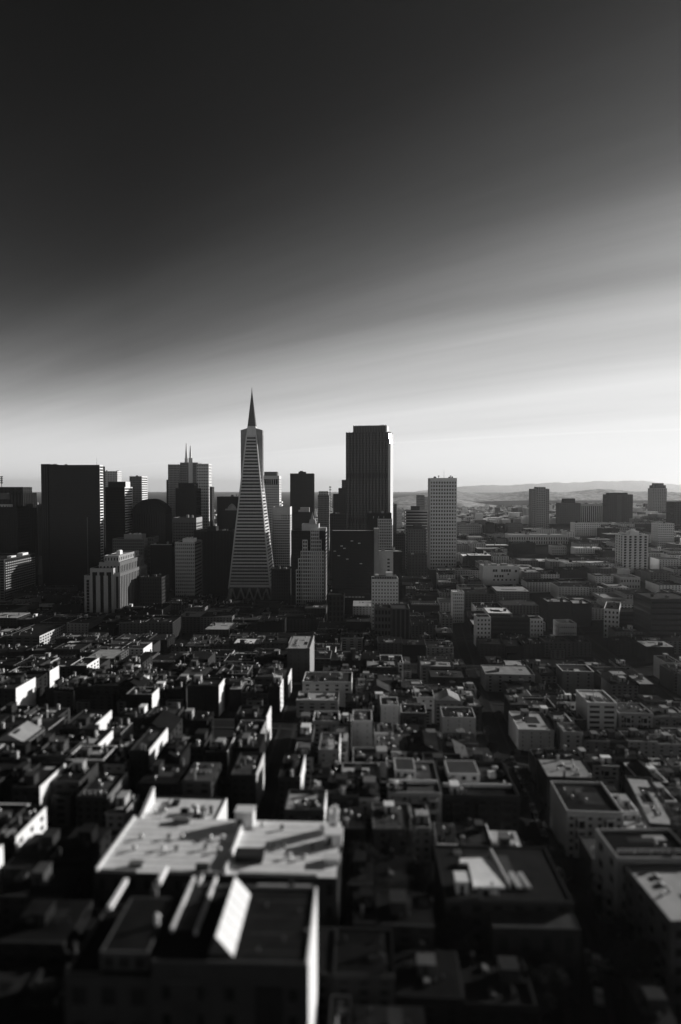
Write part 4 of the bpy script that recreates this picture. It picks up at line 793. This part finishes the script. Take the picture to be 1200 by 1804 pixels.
def east_bays(root, wd, ys_, z1, n, m):
    for y in ys_:
        mb = MB(); x = -wd/2-0.22; mb.prism([(x+0.02, y), (x+0.02, y-2.6), (x-1.0, y-2.1), (x-1.0, y-0.5)][::-1], 3.0, z1); q = mb.build('bay_window', 'glass', root)
        mb = MB(); f_ = (z1-3.0)/n
        for k in range(n+1): mb.prism([(x+0.01, y+0.1), (x+0.01, y-2.7), (x-1.12, y-2.2), (x-1.12, y-0.4)][::-1], max(2.9, 3.0+k*f_-0.6), min(z1+0.3, 3.0+k*f_+0.6))
        for xx, yy in ((x-1.08, y-2.15), (x-1.08, y-0.45)): mb.box(xx-0.12, xx+0.12, yy-0.14, yy+0.14, 3.0, z1)
        mb.build('bay_frame', m, q)
q = mk_house('pale-roofed house with dark street front cut by the right edge, near the front', 74.0, 131.0, 19, 19.5, 60-g(74, 131), -0.04, 'grey', 'roof_light', 'mid', 5, 3, RN(5), sides='NE', par=0.9, extra=5); guard(1110, 1200, 1690, 131)
east_bays(q, 19, (6, 12, 17.5), 10, 3, 'mid')
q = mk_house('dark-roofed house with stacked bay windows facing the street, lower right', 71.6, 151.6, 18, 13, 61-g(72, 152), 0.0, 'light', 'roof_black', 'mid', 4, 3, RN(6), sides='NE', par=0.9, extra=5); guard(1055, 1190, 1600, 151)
east_bays(q, 18, (5, 11), 11, 3, 'light')
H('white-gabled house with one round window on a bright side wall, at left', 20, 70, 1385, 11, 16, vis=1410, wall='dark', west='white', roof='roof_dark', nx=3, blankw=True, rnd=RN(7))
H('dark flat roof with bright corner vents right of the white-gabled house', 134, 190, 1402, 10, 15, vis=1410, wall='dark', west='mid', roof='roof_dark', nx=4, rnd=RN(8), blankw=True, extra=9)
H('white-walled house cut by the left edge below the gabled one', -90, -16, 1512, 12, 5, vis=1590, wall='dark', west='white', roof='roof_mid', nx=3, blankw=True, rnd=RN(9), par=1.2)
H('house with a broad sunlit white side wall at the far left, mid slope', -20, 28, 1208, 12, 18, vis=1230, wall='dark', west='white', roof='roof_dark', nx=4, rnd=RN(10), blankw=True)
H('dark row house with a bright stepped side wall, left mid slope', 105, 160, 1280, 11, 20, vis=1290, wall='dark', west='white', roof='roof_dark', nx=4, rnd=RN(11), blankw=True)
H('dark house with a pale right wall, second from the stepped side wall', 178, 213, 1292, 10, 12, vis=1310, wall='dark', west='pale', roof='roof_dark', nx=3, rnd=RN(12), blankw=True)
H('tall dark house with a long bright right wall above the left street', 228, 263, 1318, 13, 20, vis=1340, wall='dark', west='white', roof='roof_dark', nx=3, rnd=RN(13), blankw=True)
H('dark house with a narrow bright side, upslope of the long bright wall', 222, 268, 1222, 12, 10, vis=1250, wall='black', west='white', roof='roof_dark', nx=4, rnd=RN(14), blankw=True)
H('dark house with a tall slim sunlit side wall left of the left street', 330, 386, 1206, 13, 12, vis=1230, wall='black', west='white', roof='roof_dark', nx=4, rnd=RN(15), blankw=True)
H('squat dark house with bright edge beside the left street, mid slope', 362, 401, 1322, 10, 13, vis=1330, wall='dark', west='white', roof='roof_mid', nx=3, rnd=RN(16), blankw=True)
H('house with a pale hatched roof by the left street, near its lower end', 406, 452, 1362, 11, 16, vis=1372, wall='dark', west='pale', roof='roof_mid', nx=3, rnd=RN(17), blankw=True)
H('low broad building with a flat pale roof at the left, below the art deco block', 138, 192, 1157, 11, 40, vis=1160, wall='dark', west='grey', roof='roof_light', nx=5, rnd=RN(18), name='low_building', cat='building')
H('long white two-row windowed building side at the left under the balcony slab', 10, 70, 1119, 13, 50, vis=1140, wall='grey', west='pale', roof='roof_dark', nx=4, nz=3, rnd=RN(19), name='low_building', cat='building', pw=0.4)
H('tall plain grey block with a littered pale roof standing above the left street', 506, 546, 1138, 19, 34, vis=1195, wall='mid', front='grey', west='light', roof='roof_light', nx=3, pw=0.93, rnd=RN(20), extra=9, name='tall_block', cat='building', blankw=True)
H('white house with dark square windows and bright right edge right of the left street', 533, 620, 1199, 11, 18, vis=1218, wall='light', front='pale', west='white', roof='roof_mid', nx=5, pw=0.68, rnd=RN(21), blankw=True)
H('low house with a long white roof edge below the white square-windowed house', 522, 596, 1232, 9, 13, vis=1240, wall='mid', front='light', roof='roof_light', nx=4, rnd=RN(22))
H('white blank-fronted narrow house in the centre of the slope', 621, 656, 1268, 16, 12, vis=1322, wall='pale', front='pale', west='white', roof='roof_mid', nx=2, pw=0.95, rnd=RN(23), cornice=False)
H('white blank square-fronted house right of the narrow white one', 671, 702, 1240, 13, 11, vis=1274, wall='pale', front='white', roof='roof_dark', nx=2, pw=0.96, rnd=RN(24), cornice=False)
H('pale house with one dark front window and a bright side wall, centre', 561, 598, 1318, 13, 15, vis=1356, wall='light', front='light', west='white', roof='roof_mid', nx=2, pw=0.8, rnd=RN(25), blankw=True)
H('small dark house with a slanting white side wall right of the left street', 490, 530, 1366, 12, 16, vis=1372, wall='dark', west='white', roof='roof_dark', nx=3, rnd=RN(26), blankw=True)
H('house with a broad white blank front left of the right-hand street', 780, 838, 1262, 12, 14, vis=1288, wall='pale', front='pale', roof='roof_dark', nx=3, pw=0.94, rnd=RN(27), cornice=False)
H('dark terrace with a bright roof kerb in the centre, above the white blank fronts', 646, 702, 1172, 11, 16, vis=1178, wall='dark', roof='roof_light', nx=5, rnd=RN(28))
H('house with a white roof strip left of the upper right-hand street', 742, 800, 1172, 11, 14, vis=1178, wall='mid', roof='roof_light', nx=5, rnd=RN(29))
H('pale-roofed broad house right of the right-hand street, upper slope', 856, 942, 1186, 11, 22, vis=1204, wall='mid', front='light', roof='roof_light', nx=5, rnd=RN(30), pw=0.75)
H('pale upright house with a chimney-like pilaster on its front, right side', 992, 1046, 1182, 14, 16, vis=1210, wall='light', front='mid', roof='roof_mid', nx=3, pw=0.8, rnd=RN(31))
H('large white apartment house with wide dark window strips on the right', 1036, 1086, 1236, 18, 20, vis=1290, wall='pale', front='pale', roof='roof_light', nx=2, nz=5, pw=0.3, rnd=RN(32))
H('pale house with arched top windows right of the large white apartment house', 1092, 1150, 1255, 14, 16, vis=1290, wall='light', front='light', roof='roof_mid', nx=4, bays=2, rnd=RN(33))
H('house with a wide pale roof and white front kerb right of the right-hand street', 914, 976, 1282, 10, 24, vis=1292, wall='dark', front='pale', roof='roof_light', nx=4, pw=0.9, rnd=RN(34))
H('dark house with a long pale roof kerb right of the right-hand street, lower down', 965, 1050, 1366, 12, 16, vis=1372, wall='dark', front='dark', roof='roof_light', nx=5, rnd=RN(35), par=0.5)
H('grey house with a pale flat roof at the right edge, above the bay-fronted row', 1146, 1196, 1446, 11, 34, vis=1460, wall='grey', front='grey', roof='roof_light', nx=3, rnd=RN(36), theta=0.2)
H('pale bay-windowed house at the right edge of the middle slope', 1152, 1212, 1262, 12, 16, vis=1290, wall='light', front='mid', roof='roof_mid', nx=4, bays=2, rnd=RN(37))
H('small house with litter of white roof units left of centre', 450, 508, 1190, 11, 16, vis=1200, wall='grey', west='white', roof='roof_mid', nx=4, rnd=RN(38), extra=9, blankw=True)
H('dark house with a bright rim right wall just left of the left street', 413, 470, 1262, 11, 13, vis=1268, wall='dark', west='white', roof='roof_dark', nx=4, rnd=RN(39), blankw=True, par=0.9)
H('corner house with light roof and small sheds below the art deco block', 200, 236, 1126, 11, 26, vis=1130, wall='dark', west='pale', roof='roof_mid', nx=4, rnd=RN(40), extra=9, name='low_building', cat='building')
H('dark triangular-gabled house in the centre, under the hotel slab', 600, 640, 1122, 12, 18, vis=1130, wall='mid', west='white', front='light', roof='roof_dark', nx=3, rnd=RN(41), name='low_building', cat='building')
# ================================================================== filler houses on the street grid
frnd = random.Random(2024)
ORD = ['first', 'second', 'third', 'fourth', 'fifth', 'sixth', 'seventh', 'eighth', 'ninth', 'tenth', 'eleventh', 'twelfth', 'thirteenth', 'fourteenth', 'fifteenth', 'sixteenth', 'seventeenth', 'eighteenth', 'nineteenth', 'twentieth', 'twenty-first', 'twenty-second', 'twenty-third', 'twenty-fourth', 'twenty-fifth', 'twenty-sixth', 'twenty-seventh', 'twenty-eighth', 'twenty-ninth', 'thirtieth']
def near_street(x0, x1, y0, y1):
    for pts, hw in STREETS:
        for a, b in zip(pts[:-1], pts[1:]):
            n = max(2, int((b-a).length/3))
            for i in range(n+1):
                p = a.lerp(b, i/n)
                if x0-hw < p.x < x1+hw and y0-hw < p.y < y1+hw: return True
    return False
def hits(x0, x1, y0, y1): return any(x0 < b and x1 > a and y0 < d and y1 > c for a, b, c, d in FOOT)
def open_height(X, Y, wd, D, h):
    """lower a filler until it no longer hides the hero behind it"""
    z = g(X, Y)
    for u0, u1, v1, YY in GUARD:
        if YY < Y+2: continue
        ua, _ = proj(X-wd/2, Y, z); ub, _ = proj(X+wd/2, Y, z)
        if ub < u0 or ua > u1: continue
        while h > 3.5 and proj(X, Y+D*0.3, z+h+1.5)[1] < v1: h -= 0.5
        if proj(X, Y, z+h+1.2)[1] < v1: return 0
    return h
TONES = {'white': 'white', 'pale': 'pale', 'light': 'light grey', 'mid': 'grey', 'grey': 'mid-grey', 'dark': 'dark', 'black': 'blackish'}
ROOFW = {'roof_black': 'black roof', 'roof_dark': 'dark roof', 'roof_mid': 'grey roof', 'roof_light': 'pale roof', 'roof_white': 'white roof'}
NUMW = {2: 'two', 3: 'three', 4: 'four', 5: 'five', 6: 'six', 7: 'seven'}
fill = []
def fillzone(X0f, X1f, Y0, Y1, wr, dr, hr, gap, pskip):
    Y = Y0; row = 0
    while Y < Y1:
        D = frnd.uniform(*dr); X = X0f(Y)
        while X < X1f(Y):
            wd = frnd.uniform(*wr); h = frnd.uniform(*hr); Yj = Y+frnd.uniform(-1.5, 1.5); xs_ = X+THETA*(Y-300)
            for ta, tb in ((0, 1), (0, .72), (.28, 1), (0, .45), (.55, 1)):
                if wd*(tb-ta) > 4.5 and not near_street(xs_+wd*ta, xs_+wd*tb, Yj, Yj+D) and not hits(xs_+wd*ta, xs_+wd*tb, Yj, Yj+D): break
            X += wd*ta; xs_ += wd*ta; wd0 = wd*(1-ta); wd = wd*(tb-ta)
            cx = xs_+wd/2
            if frnd.random() > pskip and not near_street(xs_, xs_+wd, Yj, Yj+D) and not hits(xs_, xs_+wd, Yj, Yj+D):
                h2 = open_height(cx, Yj, wd, D, h)
                uc, vc = proj(cx, Yj, g(cx, Yj)+h2)
                if h2 > 3 and -60 < uc < 1260 and vc < 1880: fill.append((cx, Yj, wd, D, h2, row)); FOOT.append((xs_, xs_+wd, Yj, Yj+D))
            X += wd0+(gap if frnd.random() < 0.07 else 0.15)
        Y += D+frnd.choice((3.0, 4.0, gap*1.5)); row += 1
    return row
n0 = 0
zones = []
def zone(tag_, *a):
    global n0
    fillzone(*a); zones.append((tag_, fill[n0:])); n0 = len(fill)
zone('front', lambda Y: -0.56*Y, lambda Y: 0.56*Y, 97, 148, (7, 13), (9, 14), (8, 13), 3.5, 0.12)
zone('near', lambda Y: -0.56*Y, lambda Y: 0.56*Y, 150, 384, (8, 13), (11, 16), (9, 12), 3.5, 0.04)
zone('mid', lambda Y: -0.54*Y, lambda Y: 0.54*Y, 394, 600, (13, 23), (17, 26), (9, 13), 5.0, 0.04)
zone('far', lambda Y: 0.10*Y+20, lambda Y: 0.54*Y, 606, 1330, (20, 36), (24, 36), (8, 17), 6.0, 0.06)
zone('foot', lambda Y: -0.54*Y, lambda Y: 0.10*Y+14, 606, 860, (18, 32), (22, 34), (9, 18), 5.0, 0.05)
used = {}
def column(u):
    return ['far left', 'left', 'left centre', 'centre', 'right centre', 'right', 'far right'][min(6, max(0, int(u/1200*7)))]
for tag_, items in zones:
    bands = {}
    for it in items:
        u, v = proj(it[0], it[1], g(it[0], it[1])+it[4]); bands.setdefault((it[5], column(u)), []).append((u, it))
    rows = sorted(set(k[0] for k in bands))
    for (row, col), lst in bands.items():
        lst.sort(key=lambda q: q[0])
        for i, (u, (X, Y, wd, D, h, _)) in enumerate(lst):
            rr = frnd.random()
            side = u < 520
            if tag_ in ('near', 'front'):
                wall = frnd.choices(['white', 'pale', 'light', 'mid', 'grey', 'dark', 'black'], [0.4, 0.8, 1.2, 2, 4, 8, 8] if side else [1.5, 2.5, 3.5, 4, 5, 6, 4])[0]
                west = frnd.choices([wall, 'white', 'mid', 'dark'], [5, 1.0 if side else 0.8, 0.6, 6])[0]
                roof = frnd.choices(['roof_black', 'roof_dark', 'roof_mid', 'roof_light'], [9, 5, 1.5, 0.3] if side else [5, 5, 3.5, 1.6])[0]
            else:
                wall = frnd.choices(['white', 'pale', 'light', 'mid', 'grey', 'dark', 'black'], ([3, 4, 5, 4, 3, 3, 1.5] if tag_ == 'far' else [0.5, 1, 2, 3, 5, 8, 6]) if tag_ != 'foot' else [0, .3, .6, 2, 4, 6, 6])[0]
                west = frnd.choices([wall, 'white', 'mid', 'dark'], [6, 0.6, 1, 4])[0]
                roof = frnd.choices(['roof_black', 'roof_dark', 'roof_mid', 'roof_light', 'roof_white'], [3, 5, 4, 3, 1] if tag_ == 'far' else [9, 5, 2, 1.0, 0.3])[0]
            if tag_ == 'front': wall = frnd.choice(('dark', 'black', 'black', 'dark')); west = frnd.choice(('dark', 'black', 'black')); roof = frnd.choice(('roof_black', 'roof_black', 'roof_dark'))  # near-black picks put the foreground's darkness into wall and roof colours
            nz = max(2, round(h/3.3)); noun = {'front': 'front house', 'near': 'house', 'mid': 'walk-up', 'far': 'hillside block', 'foot': 'low block'}[tag_]
            rname = 'row'
            bays = frnd.choice((0, 0, 1, 2)) if tag_ == 'near' and wd > 8 else 0
            lab = '%s %s-storey %s, %s, %s from left in %s of %s %s' % (TONES[wall], NUMW.get(nz, str(nz)), noun, ROOFW[roof], ORD[min(i, 29)], col, ORD[min(row, 29)], rname)
            k = {'front': ('house', 'house', 'dark houses at the foot of the picture'), 'near': ('house', 'house', 'houses on the near slope'), 'mid': ('walk_up_building', 'building', 'walk-up buildings past the slope'), 'far': ('hillside_block', 'building', 'blocks up the far hillside'), 'foot': ('low_block', 'block', 'low blocks at the foot of the towers')}[tag_]
            mk_house(lab, X, Y, wd, D, h, THETA if u < 700 else 0.06, wall, roof, west, max(2, int(wd/3.0)), nz, frnd, k[0], k[1], k[2], bays, frnd.choice((0.0, 0.0, 0.25, 0.5, 0.9)), blankw=frnd.random() < 0.5, near=tag_ in ('near', 'front'), cornice=tag_ in ('near', 'front'), extra={'front': 4, 'near': 4, 'mid': 5, 'far': 3, 'foot': 3}[tag_], pw=frnd.uniform(0.5, 0.72), wing=(lambda ww: (ww, frnd.uniform(2.5, 4.5), frnd.uniform(-1, 1)*(wd-ww)/2, max(3.2, h-frnd.uniform(2.5, 5.5)), frnd.choice((wall, wall, 'mid', 'dark', 'light')), frnd.choice(('roof_dark', 'roof_mid', 'roof_black'))))(wd*frnd.uniform(0.4, 0.85)) if tag_ in ('near', 'mid') and frnd.random() < 0.5 else None, dim=tag_ == 'front', gable=tag_ == 'near' and frnd.random() < 0.07)
print('fillers', {t: len(i) for t, i in zones})

# ================================================================== distant town beyond the hill (one mass)
tm = {m: MB() for m in ('white', 'light', 'mid', 'dark')}
fr = random.Random(77)
for k in range(6500):
    Y = 1450+3000*fr.random()**1.1; X = fr.uniform(-0.06, 0.53)*Y if fr.random() < 0.85 else fr.uniform(-0.5, 0)*Y
    if hits(X-12, X+12, Y-12, Y+12): continue
    z = g(X, Y); a = fr.uniform(4, 13); b = fr.uniform(5, 14); hh = fr.uniform(7, 17)*(2.0 if fr.random() < 0.05 else 1)
    tm[fr.choices(('white', 'light', 'mid', 'dark'), (6, 4, 3, 2))[0]].box(X-a, X+a, Y-b, Y+b, z-4, z+hh)
tv = []; tf = []; mi = []
for i, m in enumerate(tm):
    n = len(tv); tv += tm[m].v; tf += [tuple(q+n for q in f_) for f_ in tm[m].f]; mi += [i]*len(tm[m].f)
me = bpy.data.meshes.new('distant_town'); me.from_pydata(tv, [], tf)
for m in tm: me.materials.append(MATS[m])
me.polygons.foreach_set('material_index', mi)
o = link('distant_town', me, kind='stuff'); o['label'] = 'hazy mass of far-off low buildings before the hills'; o['category'] = 'town'

# ================================================================== trees
def crown_mesh(seed, rx, rz, zc, nleaf, ls, bare=0.0):
    t = random.Random(seed); mb = MB(); cl = []
    for k in range(26):
        a = t.uniform(0, 6.283); e = t.uniform(-0.9, 1.0); q = t.uniform(0.35, 0.95)
        cl.append((math.cos(a)*rx*q*math.sqrt(1-min(0.98, e*e)), math.sin(a)*rx*q*math.sqrt(1-min(0.98, e*e)), zc+e*rz*q, t.uniform(0.22, 0.42)*rx))
    for k in range(nleaf):
        cx, cy, cz, cr = t.choice(cl); d = Vector((t.gauss(0, 1), t.gauss(0, 1), t.gauss(0, 1))).normalized()*cr*t.random()**0.4
        p = Vector((cx, cy, cz))+d; a = Vector((t.gauss(0, 1), t.gauss(0, 1), t.gauss(0, 1))).normalized(); b = a.orthogonal().normalized(); s = ls*t.uniform(0.6, 1.4)
        n = len(mb.v); mb.v += [tuple(p+a*s), tuple(p+b*s*0.6), tuple(p-a*s), tuple(p-b*s*0.6)]; mb.f.append((n, n+1, n+2, n+3))
    return mb.mesh('crown', 'leaf')
def trunk_mesh(seed, h, r, nl=7, up=0.5):
    t = random.Random(seed); mb = MB(); mb.cyl(0, 0, r, -1.5, h*0.55, 8, r*0.6).cyl(0, 0, r*0.6, h*0.55, h*0.9, 6, r*0.15)
    for k in range(nl):
        a = t.uniform(0, 6.28); z = h*t.uniform(0.3, 0.7); l = h*t.uniform(0.2, 0.4)
        p = Vector((0, 0, z)); q = p+Vector((math.cos(a)*l*(1-up), math.sin(a)*l*(1-up), l*up+0.1)); mb.bar(p, q, r*0.22)
        q2 = q+Vector((math.cos(a+0.6)*l*0.4, math.sin(a+0.6)*l*0.4, l*0.35)); mb.bar(q, q2, r*0.12)
    return mb.mesh('trunk', 'bark')
KIND = [(crown_mesh(1, 4.2, 3.6, 7.5, 6000, 0.24), trunk_mesh(1, 9, 0.4)), (crown_mesh(2, 3.0, 4.6, 8.0, 5000, 0.22), trunk_mesh(2, 11, 0.35)), (crown_mesh(3, 5.2, 3.4, 6.6, 7000, 0.25), trunk_mesh(3, 8, 0.5)), (crown_mesh(4, 2.2, 6.0, 9.0, 500, 0.26), trunk_mesh(4, 15, 0.32, 26, 0.8))]
def tree(label, X, Y, kind, s, rz, group=None, name='tree'):
    r = thing(name, label, 'tree', (X, Y, g(X, Y)), rz, group); r.scale = (s, s, s)
    link('crown', KIND[kind][0], r); link('trunk', KIND[kind][1], r)
    return r
p = onz(720, 1560, 48); tree('tall sparse poplar-like tree in front of the blank grey house, lower centre', p.x, p.y, 3, 1.15, 0.4)
p = onz(690, 1580, 48); tree('second sparse tree just left of the poplar-like tree', p.x-1, p.y+2, 3, 0.95, 2.0)
p = onz(635, 1540, 56); tree('round dark tree beside the right end of the white vented roof', p.x, p.y, 0, 1.15, 0.9)
tr = random.Random(5); placed = 0
WHERE = [('bottom slope', 575, 1290, 1580, 1880), ('left garden gap', -90, 200, 1420, 1790), ('right street edge', 900, 1190, 1560, 1720), ('middle gardens', 500, 900, 1400, 1600)]
for wname, ua, ub, va, vb_ in WHERE:
    c = 0; tries = 0; spots = []
    while c < (12 if wname == 'bottom slope' else 8) and tries < 500:
        tries += 1; u = tr.uniform(ua, ub); v = tr.uniform(va, vb_); Y = solveY(u, v, 0.0); X = at(u, v, Y).x
        if hits(X-2.2, X+2.2, Y-2.2, Y+2.2) or near_street(X-1, X+1, Y-1, Y+1) or any(abs(X-a)+abs(Y-b) < 5 for a, b in spots): continue
        spots.append((X, Y)); c += 1
    for i, (X, Y) in enumerate(sorted(spots, key=lambda q: q[0]/q[1])):
        kk = tr.choice((0, 1, 2)); s = tr.uniform(0.55, 1.0)
        if wname != 'bottom slope': s *= 0.85
        else: s *= 1.1
        tree('%s dark tree, %s from left among trees of the %s' % (('spreading', 'upright', 'broad low')[kk], ORD[i], wname), X, Y, kk, s, tr.uniform(0, 6), 'dark trees on the near slope')

for i, t_ in enumerate((6, 15, 24, 33, 42, 52, 62)):
    k_ = Vector(HROAD[0]); acc = t_
    for a_, b_ in zip(HROAD[:-1], HROAD[1:]):
        a_ = Vector(a_); b_ = Vector(b_); l_ = (b_-a_).length
        if acc <= l_: break
        acc -= l_
    d_ = (b_-a_).normalized(); q_ = a_+d_*acc+Vector((d_.y, -d_.x))*7.6
    if not hits(q_.x-1, q_.x+1, q_.y-1, q_.y+1): tree('dark tree beyond the right kerb of the winding hill road, %s from its near end' % ORD[i], q_.x, q_.y, i % 3, 0.95, i*1.3, 'dark trees on the near slope')
S2L = [Vector(p_) for p_ in ((52, 150), (62, 237), (84, 410))]; ti = {1: 0, -1: 0}
for s_ in range(8, 250, 13):
    for sd in (1, -1):
        if tr.random() < 0.3: continue
        acc = s_+tr.uniform(-3, 3)
        for a_, b_ in zip(S2L[:-1], S2L[1:]):
            l_ = (b_-a_).length
            if acc <= l_: break
            acc -= l_
        d_ = (b_-a_).normalized(); q_ = a_+d_*acc+Vector((d_.y, -d_.x))*sd*4.3
        tree('small street tree, %s out along the %s kerb of the right-hand street' % (ORD[ti[sd]], 'right' if sd > 0 else 'left'), q_.x, q_.y, tr.choice((0, 1)), tr.uniform(0.45, 0.62), tr.uniform(0, 6), 'street trees on the right-hand street', 'street_tree'); ti[sd] += 1
# low scrub over the open slope (uncountable)
sr = random.Random(31); mb = MB(); nc = 0
while nc < 1500:
    X = sr.uniform(-62, 66); Y = sr.uniform(80, 150)
    if hits(X-0.6, X+0.6, Y-0.6, Y+0.6) or near_street(X-0.5, X+0.5, Y-0.5, Y+0.5): nc += 0.2; continue
    nc += 1; z = g(X, Y); R_ = sr.uniform(0.5, 1.5)
    for k in range(24):
        d = Vector((sr.gauss(0, 0.5), sr.gauss(0, 0.5), abs(sr.gauss(0, 0.4))))*R_; a = Vector((sr.gauss(0, 1), sr.gauss(0, 1), sr.gauss(0, 1))).normalized(); b = a.orthogonal().normalized(); s_ = sr.uniform(0.14, 0.34); p = Vector((X, Y, z))+d
        n = len(mb.v); mb.v += [tuple(p+a*s_), tuple(p+b*s_*0.6), tuple(p-a*s_), tuple(p-b*s_*0.6)]; mb.f.append((n, n+1, n+2, n+3))
o = mb.build('scrub', 'leaf', None, True); o['label'] = 'dark low scrub covering the near slope'; o['category'] = 'scrub'

# ================================================================== parked cars
def car_meshes(van=False):
    P = [(-2.1, 0.35), (-2.15, 0.8), (-1.9, 1.0), (-1.0, 1.05), (-0.4, 1.5), (1.1, 1.52), (1.75, 1.05), (2.15, 0.95), (2.2, 0.4)] if not van else [(-2.5, 0.4), (-2.5, 1.1), (-2.0, 1.25), (-1.4, 2.1), (2.4, 2.15), (2.5, 0.4)]
    mb = MB(); n = len(P)
    for s in (-0.88, 0.88): mb.v += [(s*(0.86 if z > 1.2 else 1), x, z) for x, z in P]
    mb.f = [tuple(range(n)), tuple(range(2*n-1, n-1, -1))]+[(i, n+i, n+(i+1) % n, (i+1) % n) for i in range(n)]
    wn = MB()
    if van: wn.box(-0.78, 0.78, -1.95, -1.45, 1.35, 1.95); wn.box(-0.9, 0.9, -1.3, -0.4, 1.3, 1.85)
    else: wn.box(-0.80, 0.80, -0.7, 1.45, 1.12, 1.42)
    wh = MB(); ang = [6.283*i/10 for i in range(10)]
    for s in (-0.1, 0.1): wh.v += [(s, 0.33*math.cos(a), 0.33*math.sin(a)) for a in ang]
    wh.f = [tuple(range(10)), tuple(range(19, 9, -1))]+[(i, 10+i, 10+(i+1) % 10, (i+1) % 10) for i in range(10)]
    lp = MB(); lp.box(-0.2, 0.2, -0.06, 0.06, 0, 0.14)
    return mb, wn.mesh('car_windows', 'glass'), wh.mesh('wheel', 'rubber'), lp.mesh('headlight', 'metal')
CB, CW, CWH, CLP = car_meshes(); CM = {m: CB.mesh('body', m) for m in ('car_white', 'car_dark', 'car_grey')}
VB, VW, VWH, VLP = car_meshes(True); VM = VB.mesh('body', 'car_white')
def car(label, X, Y, rz, m, group, van=False):
    zc = max(g(X+dx, Y+dy) for dx in (-1.5, 0, 1.5) for dy in (-1.5, 0, 1.5))*0.5+g(X, Y)*0.5+0.2
    r = thing('delivery_van' if van else 'parked_car', label, 'van' if van else 'car', (X, Y, zc), rz, group)
    link('body', VM if van else CM[m], r); link('car_windows', VW if van else CW, r)
    for x in (-0.8, 0.8):
        for y in (-1.35, 1.35): link('wheel', CWH, r, (x, y, 0.33))
        link('headlight', CLP, r, (x*0.75, -2.15 if not van else -2.5, 0.62))
    return r
def along_line(pts, s):
    for a, b in zip(pts[:-1], pts[1:]):
        a = Vector(a); b = Vector(b); l = (b-a).length
        if s <= l: return a.lerp(b, s/l), (b-a).normalized()
        s -= l
    return Vector(pts[-1]), (Vector(pts[-1])-Vector(pts[-2])).normalized()
cr = random.Random(9); CN = {'car_white': 'white', 'car_dark': 'black', 'car_grey': 'silver'}
def park(pts, hw, s0, s1, step, phrase, group, sides=(-1, 1)):
    for sd in sides:
        s = s0; i = 0
        while s < s1:
            if cr.random() < 0.75:
                p, d = along_line(pts, s+cr.uniform(-0.4, 0.4)); q = p+Vector((d.y, -d.x))*sd*(hw-1.1); m = cr.choice(('car_white', 'car_dark', 'car_grey', 'car_dark', 'car_dark', 'car_dark'))
                car('%s car, %s along the %s kerb of %s' % (CN[m], ORD[min(i, 19)], 'right' if sd > 0 else 'left', phrase), q.x, q.y, math.atan2(-d.x, d.y)+(math.pi if sd < 0 else 0), m, group); i += 1
            s += step
park(HROAD, 3.4, 14, 70, 6.2, 'the winding hill road', 'cars parked on the hill road', (1,))
park([(52, 150), (62, 237), (84, 410)], 4.6, 30, 130, 6.5, 'the right-hand street', 'cars parked on the right-hand street')
p = onz(1065, 1696, 47); Y = solveY(1065, 1700, 1.2); q = at(1065, 1700, Y); car('white delivery van on the dark lower right slope', q.x, q.y, 1.2, 'car_white', None, True)

# ================================================================== a lone bird in the sky
b = at(931, 684, 330.0); mb = MB()
mb.v = [(-0.28, 0, 0), (0, -0.09, 0.05), (0.30, 0, 0.02), (0, 0.09, 0.05), (0, 0, -0.08), (0.02, -0.75, 0.26), (0.16, -0.72, 0.26), (0.06, -1.25, 0.10), (0.02, 0.75, 0.26), (0.16, 0.72, 0.26), (0.06, 1.25, 0.10), (-0.1, -0.08, 0.04), (0.14, -0.08, 0.04), (-0.1, 0.08, 0.04), (0.14, 0.08, 0.04), (0.46, -0.12, 0.03), (0.46, 0.12, 0.03)]
mb.f = [(0, 1, 4), (1, 2, 4), (2, 3, 4), (3, 0, 4), (0, 3, 2, 1), (11, 12, 6, 5), (5, 6, 7), (13, 8, 9, 14), (8, 10, 9), (2, 15, 16)]
o = mb.build('bird', 'black'); o.location = b; o.rotation_euler = (0.2, 0, 1.2); o['label'] = 'small dark bird flying in the bright sky at right'; o['category'] = 'bird'

# ================================================================== the hazy air over the city
hz = MB(); hz.box(-22500, 22500, -400, 31500, -6, 480)
hm = bpy.data.materials.new('haze'); hm.use_nodes = True; t = hm.node_tree
for n in list(t.nodes):
    if n.type == 'BSDF_PRINCIPLED': t.nodes.remove(n)
vp = t.nodes.new('ShaderNodeVolumePrincipled'); vp.inputs['Color'].default_value = (0.97, 0.97, 0.97, 1); vp.inputs['Density'].default_value = 0.000032; vp.inputs['Anisotropy'].default_value = 0.5
t.links.new(vp.outputs[0], [n for n in t.nodes if n.type == 'OUTPUT_MATERIAL'][0].inputs['Volume'])
o = hz.build('haze', hm); o['kind'] = 'stuff'; o['label'] = 'thin pale haze lying over the city'; o['category'] = 'haze'
